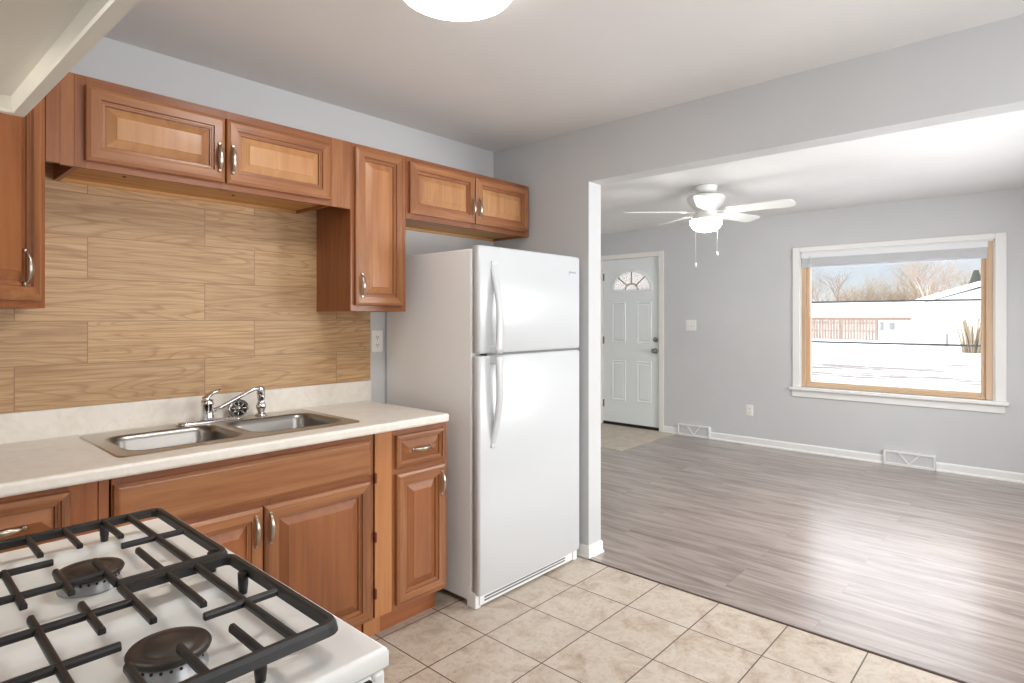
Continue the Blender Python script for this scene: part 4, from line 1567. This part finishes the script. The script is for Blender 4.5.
# ------------------------------------------------------------------ outdoors
def gz(x, y):
    d = x - XF
    return -.45 + .012 * max(0, d - 14) + .10 * math.sin(x * .23 + y * .11) * min(1, d / 10)
mb = MB()
n1, n2 = 60, 40
vv = [[None] * (n2 + 1) for _ in range(n1 + 1)]
for i in range(n1 + 1):
    for j in range(n2 + 1):
        x = XF + TW + 150 * (i / n1) ** 1.6
        y = -45 + 110 * j / n2
        vv[i][j] = mb.v((x, y, gz(x, y)))
for i in range(n1):
    for j in range(n2):
        mb.face([vv[i][j], vv[i + 1][j], vv[i + 1][j + 1], vv[i][j + 1]], 0, True)
gnd = mb.build('ground_snow', snow_mat, world=True)
struct(gnd)
struct(MB().box(XC - 25, XF + TW, -45, YLS - .32, -.6, -.45).build('ground_yard', snow_mat, world=True))


def pray(u, v, x):
    a = (u - 512) / 596.95
    b = (318.0 - v) / 596.95
    s_, c_ = math.sin(R(42.2826)), math.cos(R(42.2826))
    d = (s_ * a + c_, -c_ * a + s_, b)
    t = x / d[0]
    return Vector((x, d[1] * t, CAM_H + d[2] * t))


# fence across the street
pa, pb = pray(806, 319.6, 47), pray(877, 319.6, 47)
fc = thing('board_fence', 'weathered brown board fence across the snowy street', 'fence', (47, (pa.y + pb.y) / 2, gz(47, pa.y)))
mb = MB()
y = pb.y
zt = pa.z
k = 0
while y < pa.y:
    h_ = zt - .05 * random.random()
    mb.box(46.98, 47.02, y, y + .16, gz(47, y) - .1, h_)
    y += .185
    k += 1
mb.build('boards', fence_mat, fc)
mb = MB()
for z in (.55, 1.1):
    mb.box(47.02, 47.08, pb.y, pa.y, gz(47, pa.y) + z, gz(47, pa.y) + z + .09)
mb.build('rail', fence_mat, fc)
for yy in (pb.y, (pa.y + pb.y) / 2, pa.y):
    MB().box(47.02, 47.14, yy - .06, yy + .06, gz(47, yy) - .1, zt + .05).build('post', fence_mat, fc)


def house(name, label, x, y0, y1, depth, z_eave, z_ridge, ridge_along_y, wins):
    zg = gz(x, (y0 + y1) / 2)
    t = thing(name, label, 'house', (x + depth / 2, (y0 + y1) / 2, zg))
    mb = MB()
    ym = (y0 + y1) / 2
    if ridge_along_y:
        prof = [(x, zg - .2), (x, z_eave), (x + depth / 2, z_ridge - .1), (x + depth, z_eave), (x + depth, zg - .2)]
        mb.loft([[(a, y0, b) for a, b in prof], [(a, y1, b) for a, b in prof]], cap0=True, cap1=True, smooth=False)
    else:
        prof = [(y0, zg - .2), (y0, z_eave), (ym, z_ridge - .1), (y1, z_eave), (y1, zg - .2)]
        mb.loft([[(x, a, b) for a, b in prof], [(x + depth, a, b) for a, b in prof]], cap0=True, cap1=True, smooth=False)
    mb.build('walls', siding, t)
    mb = MB()
    o_, th = .15, .28
    if ridge_along_y:
        sl = (z_ridge - z_eave) / (depth / 2)
        rp = [(x - o_, z_eave - o_ * sl), (x + depth / 2, z_ridge), (x + depth + o_, z_eave - o_ * sl), (x + depth + o_, z_eave - o_ * sl + th), (x + depth / 2, z_ridge + th), (x - o_, z_eave - o_ * sl + th)]
        mb.loft([[(a, y0 - o_, b) for a, b in rp], [(a, y1 + o_, b) for a, b in rp]], cap0=True, cap1=True, smooth=False)
    else:
        sl = (z_ridge - z_eave) / ((y1 - y0) / 2)
        rp = [(y0 - o_, z_eave - o_ * sl), (ym, z_ridge), (y1 + o_, z_eave - o_ * sl), (y1 + o_, z_eave - o_ * sl + th), (ym, z_ridge + th), (y0 - o_, z_eave - o_ * sl + th)]
        mb.loft([[(x - o_, a, b) for a, b in rp], [(x + depth + o_, a, b) for a, b in rp]], cap0=True, cap1=True, smooth=False)
    mb.build('snowy_roof', roof_snow, t)
    if ridge_along_y:
        MB().box(x - o_ - .08, x - o_, y0 - o_, y1 + o_, z_eave - o_ * sl - .14, z_eave - o_ * sl + .1).build('eave', eave_dark, t)
    for a, b, c_, d in wins:
        MB().box(x - .03, x + .02, a, b, c_, d).build('window', house_win, t)
    return t


# long low house behind the fence
x = 58
pl, pr_ = pray(800, 319, x), pray(914, 319.5, x)
rz_ = pray(860, 305.5, x + 4).z
wy = lambda u, xx: pray(u, 320, xx).y
house('neighbour_house', 'long low house with snow covered roof behind the brown fence', x, pr_.y, pl.y + 3, 8, pl.z + .1, rz_, True,
      [(wy(884, x), wy(880, x), .3, 1.0), (wy(895, x), wy(889, x), .35, .95), (wy(913, x), wy(910.5, x), -.1, 1.0)])
# gabled house on the right
x = 40
p0, p1 = pray(911, 306, x), pray(984, 280, x)
yc = p1.y
house('gabled_house', 'white gabled house with snowy roof at the right of the window view', x, 2 * yc - p0.y, p0.y, 9, p0.z, p1.z - .28, False,
      [(wy(948, x), wy(946, x), -.2, .5)])


def tree_mesh(seed, height, spread=.5, levels=5, trunk=.16, thin=.62, lean=0):
    rnd = random.Random(seed)
    mb = MB()
    def grow(p, d, ln, r, lv):
        segs = 3
        pts, rad = [p.copy()], [r]
        for i in range(segs):
            d = (d + Vector((rnd.uniform(-.16, .16), rnd.uniform(-.16, .16), rnd.uniform(-.04, .12)))).normalized()
            p = p + d * ln / segs
            pts.append(p.copy())
            rad.append(r * (1 - .35 * (i + 1) / segs))
        mb.tube(pts, rad, 5 if lv < 2 else 3, caps=False)
        if lv >= levels:
            return
        nb = rnd.randint(3, 4) if lv < 3 else rnd.randint(2, 3)
        for k in range(nb):
            a = 2 * PI * (k + rnd.random() * .7) / nb
            ti = rnd.choice((1, 2, 3)) if lv else rnd.choice((2, 3))
            side = Vector((math.cos(a), math.sin(a), 0))
            nd = (d * (1 - spread * .6) + side * spread + Vector((0, 0, .18))).normalized()
            grow(pts[ti], nd, ln * rnd.uniform(.6, .82), rad[ti] * thin, lv + 1)
    grow(Vector((0, 0, 0)), Vector((lean, 0, 1)).normalized(), height * .30, trunk, 0)
    return mb


def plant(name, mb, m, loc, sc, rz, label, cat, group=None):
    o = mb.build(name, m, world=True)
    o.location = loc
    o.scale = (sc, sc, sc)
    o.rotation_euler = (0, 0, rz)
    return tag(o, label, cat, group)


t_left = plant('bare_tree', tree_mesh(3, 9, .55, 6, .20), bark, pray(842, 330, 78) * Vector((1, 1, 0)) + Vector((0, 0, .2)), 1.05, 0, 'bare spreading tree standing alone at the left of the window view', 'tree')
t_right = plant('bare_tree', tree_mesh(11, 10, .42, 6, .24), bark_pale, pray(924, 330, 60) * Vector((1, 1, 0)) + Vector((0, 0, .0)), 1.0, .7, 'pale barked bare tree rising beside the gabled house', 'tree')
protos = [tree_mesh(21, 8, .5, 6, .13, .6), tree_mesh(33, 8, .6, 6, .13, .6), tree_mesh(45, 8, .45, 6, .13, .6)]
pobj = [p.build('bare_tree', twig, world=True) for p in protos]
rr = random.Random(5)
i = 0
u = 806.0
while u < 992:
    xx = 75 + 9 * (i % 5)
    p = pray(u, 330, xx)
    o = pobj[i] if i < 3 else pobj[i % 3].copy()
    if i >= 3:
        COL.objects.link(o)
    sc = rr.uniform(.85, 1.2) if u < 900 else rr.uniform(1.1, 1.5)
    o.location = (p.x, p.y, .2)
    o.scale = (sc, sc, sc)
    o.rotation_euler = (0, 0, rr.uniform(0, 6))
    tag(o, 'bare brown tree in the row behind the snowy roofs', 'tree', 'bare trees behind the snowy roofs')
    u += rr.uniform(10, 12)
    i += 1
# thicket of brush under the trees: nobody could count it
mb = MB()
for k in range(60):
    u = 803 + (128 * (k + rr.random()) / 60)
    p = pray(u, 330, rr.uniform(69.5, 71.5))
    sub = tree_mesh(100 + k, rr.uniform(5.0, 7.2) * (.62 if u < 842 else 1.05), .62, 5, .05, .62)
    sub.xform(Matrix.Translation((p.x, p.y, .2)))
    tmp = bpy.data.meshes.new('tmp')
    sub.bm.to_mesh(tmp)
    sub.bm.free()
    mb.bm.from_mesh(tmp)
    bpy.data.meshes.remove(tmp)
th_ = mb.build('brush_thicket', twig, world=True)
tag(th_, 'tangle of bare brown brush filling the gap behind the roofs', 'brush', kind='stuff')
# upright bare shrub before the gabled house
mb = MB()
p = pray(973, 338, 33)
zb = gz(33, p.y)
for k in range(40):
    a, r_ = rr.uniform(0, 6.28), rr.uniform(.0, .35)
    b0_ = Vector((p.x + r_ * math.cos(a), p.y + r_ * math.sin(a), zb - .05))
    h_ = rr.uniform(.9, 2.1)
    mb.tube([b0_, b0_ + Vector((.1 * math.cos(a), .12 * math.sin(a), h_ * .5)), b0_ + Vector((.25 * math.cos(a), .3 * math.sin(a), h_))], [.03, .025, .012], 4)
sh = mb.build('bare_shrub', twig, world=True)
tag(sh, 'upright bare brown shrub in front of the gabled house', 'shrub')
# dark evergreen top behind the gabled roof
mb = MB()
p = pray(976, 300, 56)
for k in range(5):
    z0 = .6 + k * .75
    mb.lathe([(1.5 - k * .22, z0), (.9 - k * .13, z0 + .5), (.15, z0 + 1.3)], p.x, p.y, 9, cap0=True, smooth=False)
eg = mb.build('evergreen_tree', evergreen, world=True)
tag(eg, 'dark evergreen treetop behind the right gabled roof', 'tree')
